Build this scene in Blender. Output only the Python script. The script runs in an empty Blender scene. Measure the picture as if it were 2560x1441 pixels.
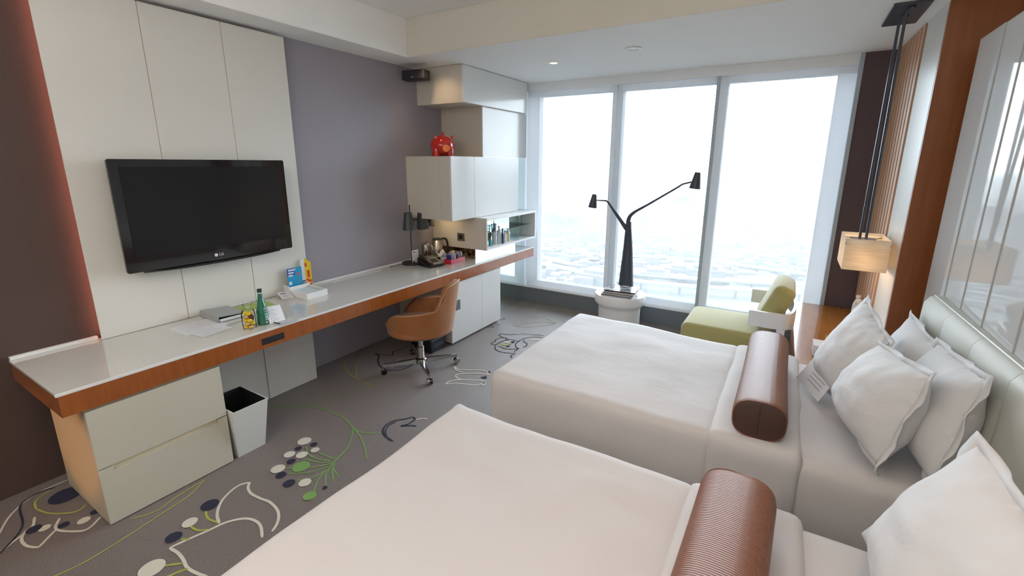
import bpy, bmesh, math, random
from mathutils import Vector, Matrix, noise
from mathutils.geometry import tessellate_polygon
random.seed(7)
PI = math.pi
S = bpy.context.scene
COL = S.collection

# ------------------------------------------------------------------ camera
cam_d = bpy.data.cameras.new('camera')
cam = bpy.data.objects.new('camera', cam_d); COL.objects.link(cam); S.camera = cam
F_PX, PITCH, YAW, ROLL, CXP, CYP, EYE = 1135.97, .2309, .5383, -.0062, 1294.8, 674.6, 1.7741
cam_d.sensor_width = 36; cam_d.sensor_fit = 'HORIZONTAL'; cam_d.lens = F_PX / 2560 * 36
cam_d.shift_x = -(CXP - 1280) / 2560; cam_d.shift_y = (CYP - 720.5) / 2560
cam_d.clip_start = .02; cam_d.clip_end = 20000
fwd = Vector((-math.sin(YAW)*math.cos(PITCH), math.cos(YAW)*math.cos(PITCH), -math.sin(PITCH)))
rgt = Vector((math.cos(YAW), math.sin(YAW), 0)); dwn = fwd.cross(rgt)
r2 = rgt*math.cos(ROLL) + dwn*math.sin(ROLL); d2 = dwn*math.cos(ROLL) - rgt*math.sin(ROLL)
M = Matrix((r2, -d2, -fwd)).transposed().to_4x4(); M.translation = Vector((0, 0, EYE))
cam.matrix_world = M

# ------------------------------------------------------------------ world, exposure
S.view_settings.view_transform = 'Standard'; S.view_settings.look = 'None'
S.view_settings.gamma = 1; S.view_settings.use_curve_mapping = False
S.view_settings.exposure = 0.0
W = bpy.data.worlds.new('overcast_sky'); S.world = W; W.use_nodes = True
bg = W.node_tree.nodes['Background']
bg.inputs[0].default_value = (.81, .915, 1.0, 1); bg.inputs[1].default_value = 10.6

def light(name, kind, loc, energy, color, size=.1, size_y=None, rot=(0, 0, 0), spot=None, blend=.6):
    d = bpy.data.lights.new(name, kind); d.energy = energy; d.color = color
    if kind == 'AREA':
        d.shape = 'RECTANGLE' if size_y else 'DISK'; d.size = size
        if size_y: d.size_y = size_y
    elif kind == 'SPOT':
        d.shadow_soft_size = size; d.spot_size = spot; d.spot_blend = blend
    else: d.shadow_soft_size = size
    o = bpy.data.objects.new(name, d); COL.objects.link(o); o.location = loc; o.rotation_euler = rot
    return o
WARM = (1.0, .60, .40); WARM2 = (1.0, .80, .60)
# window portal (guides sky light through the glazing)
pt = light('window_portal', 'AREA', (-1.27, 5.22, 1.4), 1, (1, 1, 1), 3.25, 2.5, (PI/2, 0, PI))
pt.rotation_euler = (-PI/2, 0, 0); pt.data.cycles.is_portal = True
# recessed ceiling spots over the beds and the entry side of the room (fittings are built below)
SPOTS = [(-.80, 1.15, 3.0, 20), (-.42, 2.62, 3.0, 13), (.30, 1.05, 3.0, 20), (-1.1, -.55, 3.0, 16), (-2.2, -.9, 3.0, 6)]
for i, (x, y, z, e) in enumerate(SPOTS):
    light('ceiling_spot_light', 'SPOT', (x, y, z-.02), e, WARM, .04, spot=math.radians(62), blend=.9)
light('entry_ceiling_light', 'AREA', (-1.3, -1.0, 2.95), 10, WARM2, 1.6, 1.0)
light('added_ceiling_fill', 'AREA', (-1.2, -.9, 2.15), 72, (1, .95, .90), 2.2, .9, (PI, 0, 0))  # unseen fill light added to brighten the ceiling; no cove there
light('added_panel_fill', 'AREA', (.80, .6, 2.44), 5, (1, .92, .84), .05, 1.8, (PI, 0, 0))  # another unseen light, added above the panels to lift the ceiling
light('entry_floor_light', 'SPOT', (-3.02, -.75, .36), 34, (1, .40, .07), .04, rot=(math.radians(90), 0, 0), spot=math.radians(30), blend=.5)
light('cabinet_downlight', 'AREA', (-3.2, 3.75, 1.20), .45, (1, .72, .38), .30, .10)
light('pier_uplight', 'SPOT', (-3.05, 3.42, 2.67), 5, (1, .70, .40), .03, rot=(math.radians(20), 0, 0), spot=math.radians(120), blend=1)

# ------------------------------------------------------------------ helpers
WT = {}
def wt(o): return WT.get(o.name, Vector((0, 0, 0)))
def link(o, parent, origin):
    COL.objects.link(o); o.location = origin; WT[o.name] = Vector(origin)
    if parent is not None:
        o.parent = parent; o.matrix_parent_inverse = Matrix.Translation(-wt(parent))
    return o
def obj(name, bm, m, parent=None, smooth=False, origin=None):
    me = bpy.data.meshes.new(name)
    bmesh.ops.recalc_face_normals(bm, faces=bm.faces)
    if origin is None:
        xs = [v.co.x for v in bm.verts]; ys = [v.co.y for v in bm.verts]; zs = [v.co.z for v in bm.verts]
        origin = Vector(((min(xs)+max(xs))/2, (min(ys)+max(ys))/2, min(zs)))
    bmesh.ops.translate(bm, verts=bm.verts, vec=-Vector(origin))
    bm.to_mesh(me); bm.free()
    ms = m if isinstance(m, (list, tuple)) else [m]
    for k in ms: me.materials.append(k)
    if smooth:
        for p in me.polygons: p.use_smooth = True
        if smooth != 'all':
            try: me.set_sharp_from_angle(angle=math.radians(smooth if smooth is not True else 40))
            except Exception: pass
    return link(bpy.data.objects.new(name, me), parent, origin)
def tag(o, label=None, cat=None, group=None, kind=None):
    if label: o['label'] = label
    if cat: o['category'] = cat
    if group: o['group'] = group
    if kind: o['kind'] = kind
    return o
def thing(name, label, cat, loc, group=None, kind=None):
    o = bpy.data.objects.new(name, None); o.empty_display_size = .05
    link(o, None, Vector(loc)); return tag(o, label, cat, group, kind)
def struct(name, bm, m, label=None, smooth=False):
    return tag(obj(name, bm, m, None, smooth), label, None, None, 'structure')
def copy_thing(root, loc, label=None, rot=None):
    r = root.copy(); COL.objects.link(r); r.location = loc
    if rot is not None: r.rotation_euler = rot
    if label: r['label'] = label
    for ch in list(root.children):
        c = ch.copy(); COL.objects.link(c); c.parent = r
        for g in ch.children:
            d = g.copy(); COL.objects.link(d); d.parent = c
    return r
def nb(): return bmesh.new()
def box(bm, x0, x1, y0, y1, z0, z1, bev=0, seg=2):
    t = bmesh.new()
    bmesh.ops.create_cube(t, size=1)
    for v in t.verts:
        v.co = Vector((x0+(v.co.x+.5)*(x1-x0), y0+(v.co.y+.5)*(y1-y0), z0+(v.co.z+.5)*(z1-z0)))
    if bev: bmesh.ops.bevel(t, geom=t.edges[:], offset=bev, segments=seg, affect='EDGES', profile=.5)
    return merge(bm, t)
def merge(bm, t, mtx=None):
    if mtx is not None: bmesh.ops.transform(t, matrix=mtx, verts=t.verts)
    mp = {}
    new = []
    for v in t.verts: mp[v] = bm.verts.new(v.co); new.append(mp[v])
    for f in t.faces:
        try:
            g = bm.faces.new([mp[v] for v in f.verts]); g.material_index = f.material_index; g.smooth = f.smooth
        except ValueError: pass
    t.free(); return new
def B(*a, **k):
    bm = nb(); box(bm, *a, **k); return bm
def lathe(bm, prof, c, seg=24, cap=True, sx=1, sy=1, mi=0, mtx=None):
    t = bmesh.new(); rings = []
    for r, z in prof:
        rings.append([t.verts.new((r*sx*math.cos(2*PI*i/seg), r*sy*math.sin(2*PI*i/seg), z)) for i in range(seg)])
    for a, b in zip(rings, rings[1:]):
        for i in range(seg):
            f = t.faces.new((a[i], a[(i+1) % seg], b[(i+1) % seg], b[i])); f.material_index = mi
    if cap:
        for rr in (rings[0], rings[-1]):
            f = t.faces.new(rr); f.material_index = mi
    m = Matrix.Translation(Vector(c))
    if mtx is not None: m = m @ mtx
    return merge(bm, t, m)
def cyl(bm, c, r, h, seg=24, r2=None, mtx=None):
    return lathe(bm, [(r, 0), (r if r2 is None else r2, h)], c, seg, mtx=mtx)
def tube(bm, pts, r, seg=8, cap=True):
    pts = [Vector(p) for p in pts]; n = len(pts)
    rs = r if isinstance(r, (list, tuple)) else [r]*n
    rings = []; up = None
    for i, p in enumerate(pts):
        d = ((pts[min(i+1, n-1)]-p).normalized() + (p-pts[max(i-1, 0)]).normalized())
        d = d.normalized() if d.length > 1e-6 else Vector((0, 0, 1))
        if up is None:
            up = Vector((0, 0, 1)) if abs(d.z) < .9 else Vector((1, 0, 0))
        s = d.cross(up).normalized(); up = s.cross(d).normalized()
        rings.append([bm.verts.new(p + (s*math.cos(2*PI*k/seg) + up*math.sin(2*PI*k/seg))*rs[i]) for k in range(seg)])
    for a, b in zip(rings, rings[1:]):
        for k in range(seg): bm.faces.new((a[k], a[(k+1) % seg], b[(k+1) % seg], b[k]))
    if cap:
        bm.faces.new(rings[0]); bm.faces.new(rings[-1])
def spline(pts, n=8):
    pts = [Vector(p) for p in pts]
    P = [pts[0]*2-pts[1]] + pts + [pts[-1]*2-pts[-2]]; out = []
    for i in range(1, len(P)-2):
        a, b, c, d = P[i-1:i+3]
        for k in range(n):
            t = k/n
            out.append(.5*((2*b)+(c-a)*t+(2*a-5*b+4*c-d)*t*t+(3*b-a-3*c+d)*t**3))
    out.append(pts[-1]); return out
def prism(bm, poly, h, mtx=None, mi=0):
    """poly in xy extruded along +z by h"""
    t = bmesh.new()
    a = [t.verts.new((p[0], p[1], 0)) for p in poly]; b = [t.verts.new((p[0], p[1], h)) for p in poly]
    if len(poly) <= 4: t.faces.new(a); t.faces.new(b)
    else:
        for tri in tessellate_polygon([[Vector((p[0], p[1], 0)) for p in poly]]):
            t.faces.new([a[k] for k in tri]); t.faces.new([b[k] for k in tri])
    for i in range(len(poly)):
        j = (i+1) % len(poly); t.faces.new((a[i], a[j], b[j], b[i]))
    for f in t.faces: f.material_index = mi
    return merge(bm, t, mtx)
def rect_round(x0, x1, y0, y1, r, n=5):
    out = []
    for cx, cy, a0 in ((x1-r, y1-r, 0), (x0+r, y1-r, PI/2), (x0+r, y0+r, PI), (x1-r, y0+r, 1.5*PI)):
        for k in range(n+1):
            a = a0+PI/2*k/n; out.append((cx+r*math.cos(a), cy+r*math.sin(a)))
    return out
def text(name, s, size, mtx, m, parent, extrude=.0006):
    c = bpy.data.curves.new(name, 'FONT'); c.body = s; c.size = size; c.extrude = extrude
    c.align_x = 'CENTER'; c.align_y = 'CENTER'; c.resolution_u = 3
    o = bpy.data.objects.new(name, c); COL.objects.link(o)
    dg = bpy.context.evaluated_depsgraph_get()
    me = bpy.data.meshes.new_from_object(o.evaluated_get(dg)); bpy.data.objects.remove(o)
    me.transform(mtx); bm = nb(); bm.from_mesh(me); bpy.data.meshes.remove(me)
    return obj(name, bm, m, parent)
def frame(o, x, y):
    """matrix with local x,y axes given in world, z = x cross y"""
    x = Vector(x).normalized(); y = Vector(y); y = (y-x*y.dot(x)).normalized(); z = x.cross(y)
    m = Matrix((x, y, z)).transposed().to_4x4(); m.translation = Vector(o); return m

# ------------------------------------------------------------------ materials
def mat(name, col, rough=.5, metal=0, spec=.5, bump=None, var=None, coat=0, sheen=0, emit=None, trans=0, stretch=None, subsurf=0):
    m = bpy.data.materials.new(name); m.use_nodes = True; nt = m.node_tree; b = nt.nodes['Principled BSDF']
    b.inputs['Base Color'].default_value = (*col, 1); b.inputs['Roughness'].default_value = rough
    b.inputs['Metallic'].default_value = metal; b.inputs['Specular IOR Level'].default_value = spec
    b.inputs['Coat Weight'].default_value = coat; b.inputs['Coat Roughness'].default_value = .03
    b.inputs['Sheen Weight'].default_value = sheen; b.inputs['Transmission Weight'].default_value = trans
    if emit: b.inputs['Emission Color'].default_value = (*emit[0], 1); b.inputs['Emission Strength'].default_value = emit[1]
    tc = None
    if bump or var:
        tc = nt.nodes.new('ShaderNodeTexCoord'); mp = nt.nodes.new('ShaderNodeMapping'); nt.links.new(tc.outputs['Object'], mp.inputs[0])
        if stretch: mp.inputs['Scale'].default_value = stretch
    if var:   # (scale, amount, second colour)
        n = nt.nodes.new('ShaderNodeTexNoise'); n.inputs['Scale'].default_value = var[0]; n.inputs['Detail'].default_value = 5
        nt.links.new(mp.outputs[0], n.inputs[0])
        r = nt.nodes.new('ShaderNodeValToRGB'); r.color_ramp.elements[0].position = .5-var[1]; r.color_ramp.elements[1].position = .5+var[1]
        r.color_ramp.elements[0].color = (*col, 1); r.color_ramp.elements[1].color = (*var[2], 1)
        nt.links.new(n.outputs[0], r.inputs[0]); nt.links.new(r.outputs[0], b.inputs['Base Color'])
    if bump:  # (scale, strength, distance)
        n = nt.nodes.new('ShaderNodeTexNoise'); n.inputs['Scale'].default_value = bump[0]; n.inputs['Detail'].default_value = 3
        nt.links.new(mp.outputs[0], n.inputs[0])
        bp = nt.nodes.new('ShaderNodeBump'); bp.inputs['Strength'].default_value = bump[1]; bp.inputs['Distance'].default_value = bump[2]
        nt.links.new(n.outputs[0], bp.inputs['Height']); nt.links.new(bp.outputs[0], b.inputs['Normal'])
    return m
def ribbed(name, col, col2, rough, axis, scale, strength, dist=.002, spec=.5, coat=0):
    """fine ribs across one object axis"""
    m = mat(name, col, rough, spec=spec, coat=coat); nt = m.node_tree; b = nt.nodes['Principled BSDF']
    tc = nt.nodes.new('ShaderNodeTexCoord'); w = nt.nodes.new('ShaderNodeTexWave'); w.wave_type = 'BANDS'
    w.bands_direction = axis; w.inputs['Scale'].default_value = scale; w.inputs['Distortion'].default_value = .6; w.inputs['Detail Scale'].default_value = .3
    nt.links.new(tc.outputs['Object'], w.inputs[0])
    r = nt.nodes.new('ShaderNodeValToRGB'); r.color_ramp.elements[0].color = (*col, 1); r.color_ramp.elements[1].color = (*col2, 1)
    nt.links.new(w.outputs['Fac'], r.inputs[0]); nt.links.new(r.outputs[0], b.inputs['Base Color'])
    bp = nt.nodes.new('ShaderNodeBump'); bp.inputs['Strength'].default_value = strength; bp.inputs['Distance'].default_value = dist
    nt.links.new(w.outputs['Fac'], bp.inputs['Height']); nt.links.new(bp.outputs[0], b.inputs['Normal'])
    return m
def thin_glass(name, tint, ior=1.35):
    m = bpy.data.materials.new(name); m.use_nodes = True; nt = m.node_tree; nt.nodes.remove(nt.nodes['Principled BSDF'])
    out = nt.nodes['Material Output']; tr = nt.nodes.new('ShaderNodeBsdfTransparent'); tr.inputs[0].default_value = (*tint, 1)
    gl = nt.nodes.new('ShaderNodeBsdfGlossy'); gl.inputs['Roughness'].default_value = .02; fr = nt.nodes.new('ShaderNodeFresnel'); fr.inputs[0].default_value = ior
    mx = nt.nodes.new('ShaderNodeMixShader'); nt.links.new(fr.outputs[0], mx.inputs[0]); nt.links.new(tr.outputs[0], mx.inputs[1]); nt.links.new(gl.outputs[0], mx.inputs[2])
    nt.links.new(mx.outputs[0], out.inputs[0]); return m
def shade_cloth(name, col, k=.5, dk=(.82, .80, .76)):
    m = bpy.data.materials.new(name); m.use_nodes = True; nt = m.node_tree; nt.nodes.remove(nt.nodes['Principled BSDF'])
    out = nt.nodes['Material Output']; d = nt.nodes.new('ShaderNodeBsdfDiffuse'); t = nt.nodes.new('ShaderNodeBsdfTranslucent')
    tc = nt.nodes.new('ShaderNodeTexCoord'); mp = nt.nodes.new('ShaderNodeMapping'); mp.inputs['Scale'].default_value = (3, 3, 90)
    n = nt.nodes.new('ShaderNodeTexNoise'); n.inputs['Scale'].default_value = 4; r = nt.nodes.new('ShaderNodeValToRGB')
    r.color_ramp.elements[0].position = .35; r.color_ramp.elements[1].position = .65
    r.color_ramp.elements[0].color = (col[0]*dk[0], col[1]*dk[1], col[2]*dk[2], 1); r.color_ramp.elements[1].color = (*col, 1)
    nt.links.new(tc.outputs['Object'], mp.inputs[0]); nt.links.new(mp.outputs[0], n.inputs[0]); nt.links.new(n.outputs[0], r.inputs[0])
    nt.links.new(r.outputs[0], d.inputs[0]); nt.links.new(r.outputs[0], t.inputs[0])
    mx = nt.nodes.new('ShaderNodeMixShader'); mx.inputs[0].default_value = k
    nt.links.new(d.outputs[0], mx.inputs[1]); nt.links.new(t.outputs[0], mx.inputs[2]); nt.links.new(mx.outputs[0], out.inputs[0]); return m

CEIL = mat('ceiling_paint', (.92, .915, .90), .9, bump=(60, .05, .002))
LACQ = mat('cream_lacquer', (.71, .69, .645), .30, bump=(3, .02, .01))
LACQW = mat('white_gloss_lacquer', (.74, .74, .73), .15, spec=.25)
JOINT = mat('beige_joint', (.52, .44, .34), .8)
PANELW = mat('glossy_white_panel', (.60, .60, .59), .03, spec=.09)
TAN = mat('cream_side_panel', (.64, .59, .52), .35)
PURPLE = mat('mauve_wallpaper', (.285, .262, .300), .5, sheen=.5, bump=(260, .2, .001), var=(240, .12, (.33, .305, .345)), stretch=(1, 1, .4))
BROWNW = mat('brown_mauve_wall', (.070, .043, .036), .7, bump=(260, .2, .001), var=(240, .12, (.085, .054, .046)), stretch=(1, 1, .4))  # left part of the wall, coloured darker and browner
DARKM = mat('dark_mauve_panel', (.115, .082, .092), .8, bump=(260, .2, .001))
CARPET = mat('grey_carpet', (.060, .046, .043), .42, sheen=.35, spec=1.0, bump=(300, .7, .005), var=(170, .16, (.155, .120, .112)))
CARPET.node_tree.nodes['Principled BSDF'].inputs['Sheen Tint'].default_value = (1, .90, .87, 1)
CREAMY = mat('carpet_cream_yarn', (.58, .55, .48), .95, bump=(400, .5, .003))
NAVYY = mat('carpet_navy_yarn', (.018, .02, .045), .95, bump=(400, .5, .003))
GREENY = mat('carpet_green_yarn', (.17, .32, .09), .95, bump=(400, .5, .003))
LIMEY = mat('carpet_lime_yarn', (.36, .37, .07), .95, bump=(400, .5, .003))
PALEY = mat('carpet_pale_lime_yarn', (.36, .37, .24), .95)
WOOD = mat('orange_wood', (.36, .105, .022), .25, coat=.45, var=(9, .25, (.27, .07, .014)), bump=(14, .06, .002), stretch=(6, 6, .6))
WOODV = mat('red_brown_wood', (.33, .105, .028), .40, coat=.1, var=(7, .3, (.24, .068, .018)), bump=(14, .05, .002), stretch=(6, 6, .35))
WOODT = mat('honey_wood_top', (.46, .18, .035), .16, coat=.5, var=(6, .3, (.36, .13, .024)), stretch=(6, .7, 6))
SLATW = mat('slat_wood', (.60, .36, .22), .45, var=(8, .3, (.50, .28, .16)), stretch=(5, 5, .4))
DESKT = mat('white_back_painted_glass', (.60, .59, .55), .10, coat=.5)
WHITE = mat('white_satin', (.80, .80, .80), .35)
FRAMEM = shade_cloth('glare_white_frame', (.88, .91, .94), .30, (1, 1, 1))  # plain frame, no blind; translucency imitates the glare around the panes
HEADM = mat('white_window_header', (.88, .90, .92), .5)
GREYF = mat('grey_window_frame', (.42, .49, .55), .4)
PLINTH = mat('grey_window_plinth', (.16, .18, .20), .7, bump=(150, .1, .001))
MIRROR = mat('mirror_glass', (.80, .90, .90), .01, metal=1)
BRONZE = mat('bronze_mirror', (.45, .38, .28), .05, metal=1)
GLASS = thin_glass('window_glass', (.97, .99, 1.0))
CLEAR = thin_glass('clear_glass', (.86, .95, .95))
CLEARD = thin_glass('smoky_clear_glass', (.66, .74, .75))
BLACKG = mat('black_gloss', (.006, .006, .007), .12, coat=.6)
SCREEN = mat('black_screen', (.008, .008, .009), .22, spec=.4)
BLACK = mat('black_matte', (.012, .012, .014), .5)
DGREY = mat('dark_blue_grey_metal', (.045, .055, .075), .35, spec=.5)
LAMPM = mat('graphite_metal', (.05, .055, .06), .35)
PENDM = mat('dark_pendant_metal', (.07, .08, .10), .35, metal=.4)
CHROME = mat('polished_aluminium', (.55, .54, .52), .16, metal=1)
STEELW = mat('warm_steel', (.62, .52, .38), .22, metal=1)
LEATHER = mat('tan_leather', (.36, .14, .045), .42, sheen=.2, bump=(120, .12, .002), var=(9, .35, (.28, .10, .03)))
LEATHERP = mat('tan_leather_piping', (.45, .25, .12), .45)
LIME = mat('pale_lime_fabric', (.38, .335, .125), .85, sheen=.4, bump=(300, .25, .001))
SHEET = mat('white_cotton', (.58, .55, .54), .75, sheen=.1, bump=(2.6, .22, .03), stretch=(1, 1.8, 1))
SHEET2 = mat('white_pillow_cotton', (.68, .67, .67), .75, sheen=.1, bump=(7, .3, .02), stretch=(1, 1, 1.6))
BEDBASE = mat('dark_bed_base', (.05, .045, .045), .8)
HEADB = mat('ivory_leather', (.60, .60, .54), .5, spec=.3, bump=(90, .05, .001))
STITCH = mat('grey_stitch', (.35, .34, .30), .7)
BOLST = ribbed('brown_ribbed_leather', (.12, .040, .020), (.34, .135, .070), .38, 'Y', 42, .9, .003, spec=.5)
BOLSTE = ribbed('dark_brown_ribbed_end', (.05, .022, .016), (.09, .04, .028), .45, 'Z', 60, .4, .001)
BINW = mat('white_bin_leather', (.72, .72, .70), .45)
RED = mat('glossy_red', (.55, .012, .008), .12, coat=.8)
ORNG = mat('lit_orange_snout', (.90, .20, .03), .15, coat=.6)  # snout of the red pig coloured orange for the light caught on it
REDP = mat('pink_red_plastic', (.62, .03, .06), .3)
PAPER = mat('white_paper', (.74, .75, .78), .8)
PRINT = mat('grey_print', (.42, .42, .45), .8)
INK = mat('dark_ink', (.05, .05, .06), .8)
BINDER = mat('grey_binder', (.34, .35, .34), .45)
GREENN = mat('lime_green_cover', (.30, .40, .04), .4)
BOTG = mat('green_bottle_glass', (.005, .16, .09), .08, coat=.8)
CANDY = mat('yellow_sweet', (.80, .55, .02), .3)
CANDYB = mat('biscuit_sweet', (.62, .40, .12), .5)
CHOC = mat('brown_sweet', (.12, .03, .02), .4)
BLUEC = mat('blue_card', (.02, .30, .55), .3)
BLUED = mat('deep_blue_print', (.03, .10, .40), .3)
YELP = mat('yellow_card', (.85, .60, .03), .4)
REDPR = mat('red_print', (.65, .06, .03), .4)
TEALB = mat('teal_label', (.02, .35, .42), .35)
SHADE = shade_cloth('linen_lampshade', (.86, .80, .70), .45)
BULB = mat('lit_bulb', (1, 1, 1), .5, emit=((1, .62, .32), 30))
LED = mat('warm_led_strip', (1, 1, 1), .5, emit=((1, .34, .24), 5.5))
SPOTM = mat('lit_spot_lens', (1, 1, 1), .5, emit=((1, .72, .50), 6))
TAG = mat('silver_mark', (.7, .7, .72), .3)

# ------------------------------------------------------------------ room shell
ZC, ZU = 2.687, 3.0
XW, XPIER, YWIN = -3.427, -2.889, 5.0
XS, YS = -3.11, 3.26
Y0 = -1.7
struct('floor', B(XW-.3, 1.5, Y0-.2, YWIN+.4, -.2, 0), CARPET, 'grey mauve carpet with a woven flower pattern')
struct('wall_left', B(XW-.2, XW, 1.20, YWIN+.1, 0, ZU+.1), PURPLE, 'mauve textured wallpaper wall behind the desk')
struct('wall_left', B(XW-.2, XW, Y0, 1.199, 0, ZU+.1), BROWNW, 'dark brown coloured wall left of the cream panels')
struct('wall_back', B(XW, 1.4, Y0-.15, Y0, 0, ZU+.1), LACQ, 'cream wall behind the camera')
struct('wall_right', B(.95, 1.1, Y0, 3.70, 0, ZU+.1), LACQ, 'cream wall behind the headboard')
# lowered ceiling along the left wall and at the window, raised one over the room
bm = nb(); box(bm, XW, XS, Y0, YWIN+.3, ZC, ZU+.1); box(bm, XS, 1.1, YS, YWIN+.3, ZC, ZU+.1)
struct('ceiling', bm, CEIL, 'lowered white ceiling along the desk wall and window')
struct('ceiling', B(XS, 1.1, Y0, YS, ZU, ZU+.1), CEIL, 'raised cream ceiling panel over the beds')
struct('trim_10', B(XS+.001, .949, YS-.006, YS-.0005, ZC+.001, ZU-.001), mat('toned_down_beam', (.70, .66, .58), .9), 'ceiling step face across the room, toned darker against its light')  # facing slab added in a darker tone to offset strong light on the step
struct('trim_11', B(XS+.0005, XS+.005, Y0, YS-.007, ZC+.001, ZU-.001), CEIL, 'white painted side of the ceiling step along the desk wall')
# right wall towards the window: cream reveal block, slats, wood return
def wx(y): return .729-.026*y
def quadblock(y0, y1, x0a, x0b, x1, z0, z1):
    bm = nb(); prism(bm, [(x0a, y0), (x1, y0), (x1, y1), (x0b, y1)], z1-z0, Matrix.Translation((0, 0, z0))); return bm
struct('wall_right', quadblock(3.722, YWIN, wx(3.722)+.022, wx(YWIN)+.022, 1.1, 0, ZC), LACQ, 'cream wall between the wood return and the window')
struct('trim_1', quadblock(3.70, 3.721, wx(3.70)+.001, wx(3.72)+.001, .95, 0, ZC), WOODV, 'tall red brown wood return panel beside the bed')
struct('trim_2', quadblock(3.723, 4.165, wx(3.72), wx(4.165), wx(3.72)+.03, 0, ZC-.001), LACQ, 'narrow glossy cream wall panel beside the slats')
tr = thing('trim_3', 'vertical wooden slats on the wall beside the window', None, (.61, 4.57, 0), kind='structure')
obj('slat_backing', quadblock(4.17, 4.985, wx(4.17)+.020, wx(4.985)+.020, wx(4.17)+.03, 0, ZC-.002), mat('dark_backing', (.10, .035, .018), .7), tr)
NS = 8
for i in range(NS):
    y0 = 4.20+i*(4.985-4.20)/NS; y1 = y0+.066
    obj('slat', quadblock(y0, y1, wx(y0)-.006, wx(y1)-.006, wx(y0)+.019, 0, ZC-.003), SLATW, tr)

# ------------------------------------------------------------------ window wall
YG = YWIN+.12
XF0, XF1 = -2.889, .345
ZS, ZG0, ZG1 = .20, .285, 2.60
struct('baseboard_window', B(XPIER-.54, .60, YWIN, YWIN+.25, 0, .192), PLINTH, 'dark grey plinth under the window')
struct('trim_4', B(XPIER-.54, .36, YWIN-.012, YWIN+.25, .192, .205, bev=.002), WHITE, 'thin white sill line over the grey plinth')
struct('trim_5', B(XPIER, .36, YWIN+.005, YWIN+.2, ZG1+.0, ZC), HEADM, 'white header over the window panes')
struct('wall_window', B(.375, .62, YWIN-.01, YWIN+.25, 0, ZC), DARKM, 'dark mauve wall strip right of the window')
struct('trim_6', B(.345, .375, YWIN-.02, YWIN+.2, .205, ZC), GREYF, 'grey metal edge right of the window')
panes = [(XF0, -1.81, -2.72, -1.81), (-1.72, -.765, -1.70, -.765), (-.68, XF1, -.66, .21)]
for i, (a, b, g0, g1) in enumerate(panes):
    w = thing('window_%d' % (i+1), ['left window pane above the drum table', 'middle window pane with the city behind', 'right window pane behind the lime armchair'][i], None, ((a+b)/2, YG, ZS), kind='structure')
    bm = nb()
    box(bm, a, b, YWIN+.06, YG+.04, .205, ZG0); box(bm, a, b, YWIN+.05, YG+.04, ZG1-.06, ZG1)
    if g0 > a+.005: box(bm, a, g0, YWIN+.04, YG+.04, ZG0, ZG1-.06)
    if g1 < b-.005: box(bm, g1, b, YWIN+.04, YG+.04, ZG0, ZG1-.06)
    obj('window_frame', bm, FRAMEM, w)
    obj('glass_pane', B(g0, g1, YG+.01, YG+.018, ZG0, ZG1-.06), GLASS, w)
for k, (a, b) in enumerate(((-1.81, -1.722), (-.765, -.682))):
    t = thing('trim_%d' % (7+k), ['left window mullion', 'right window mullion'][k], None, ((a+b)/2, YWIN, ZS), kind='structure')
    obj('mullion_face', B(a, a+(.045 if k == 0 else .028), YWIN+.02, YG+.05, .205, ZG1), GREYF if k else FRAMEM, t)
    obj('mullion_fin', B(a+(.045 if k == 0 else .028), b, YWIN+.055, YG+.05, .205, ZG1), FRAMEM, t)
struct('wall_window', B(XW-.2, XPIER-.0, YWIN+.01, YWIN+.25, .205, ZC), FRAMEM, 'white pier left of the window')
# mirror-clad pier on the left wall
struct('wall_pier', B(XW, XPIER-.006, 3.93, YWIN-.005, 0, 1.205), BRONZE, 'bronze faced lower pier behind the desk end')
struct('wall_pier', B(XW, XPIER-.006, 4.12, YWIN-.005, 1.205, ZC-.001), TAN, 'upper pier behind the stacked cabinets')
bm = nb(); prism(bm, [(3.935, 0), (YWIN-.005, 0), (YWIN-.005, ZC-.002), (4.122, ZC-.002), (4.122, 1.21), (3.935, 1.21)], .005, frame((XPIER-.005, 0, 0), (0, 1, 0), (0, 0, 1)))
struct('trim_9', bm, MIRROR, 'mirror cladding of the pier beside the window')

# ------------------------------------------------------------------ desk wall: panels, tv
t = thing('wall_panelling', 'tall cream lacquer wall panels behind the television', 'wall panel', (-3.38, 1.56, .76))
obj('joint_backing', B(-3.372, -3.3625, .96, 2.23, .76, ZC-.03), JOINT, t)
for a, b in ((.892, 1.3435), (1.3485, 1.7955), (1.8005, 2.238)):
    obj('panel', B(-3.370, -3.360, a, b, .752, ZC-.022, bev=.0015), LACQ, t)
tag(obj('led_strip', B(-3.392, -3.3875, .900, .925, .775, ZC-.03), LED), 'warm light strip hidden behind the panel edge', 'light')
t = thing('wall_panelling', 'cream lacquer panels under the desk beside the bin', 'wall panel', (-3.3, 1.68, 0))
obj('joint_backing', B(-3.40, -3.262, 1.20, 2.147, .002, .625), JOINT, t)
for a, b in ((1.20, 1.738), (1.744, 2.152)):
    obj('panel', B(-3.265, -3.245, a, b, .002, .63, bev=.0015), LACQ, t)

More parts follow.
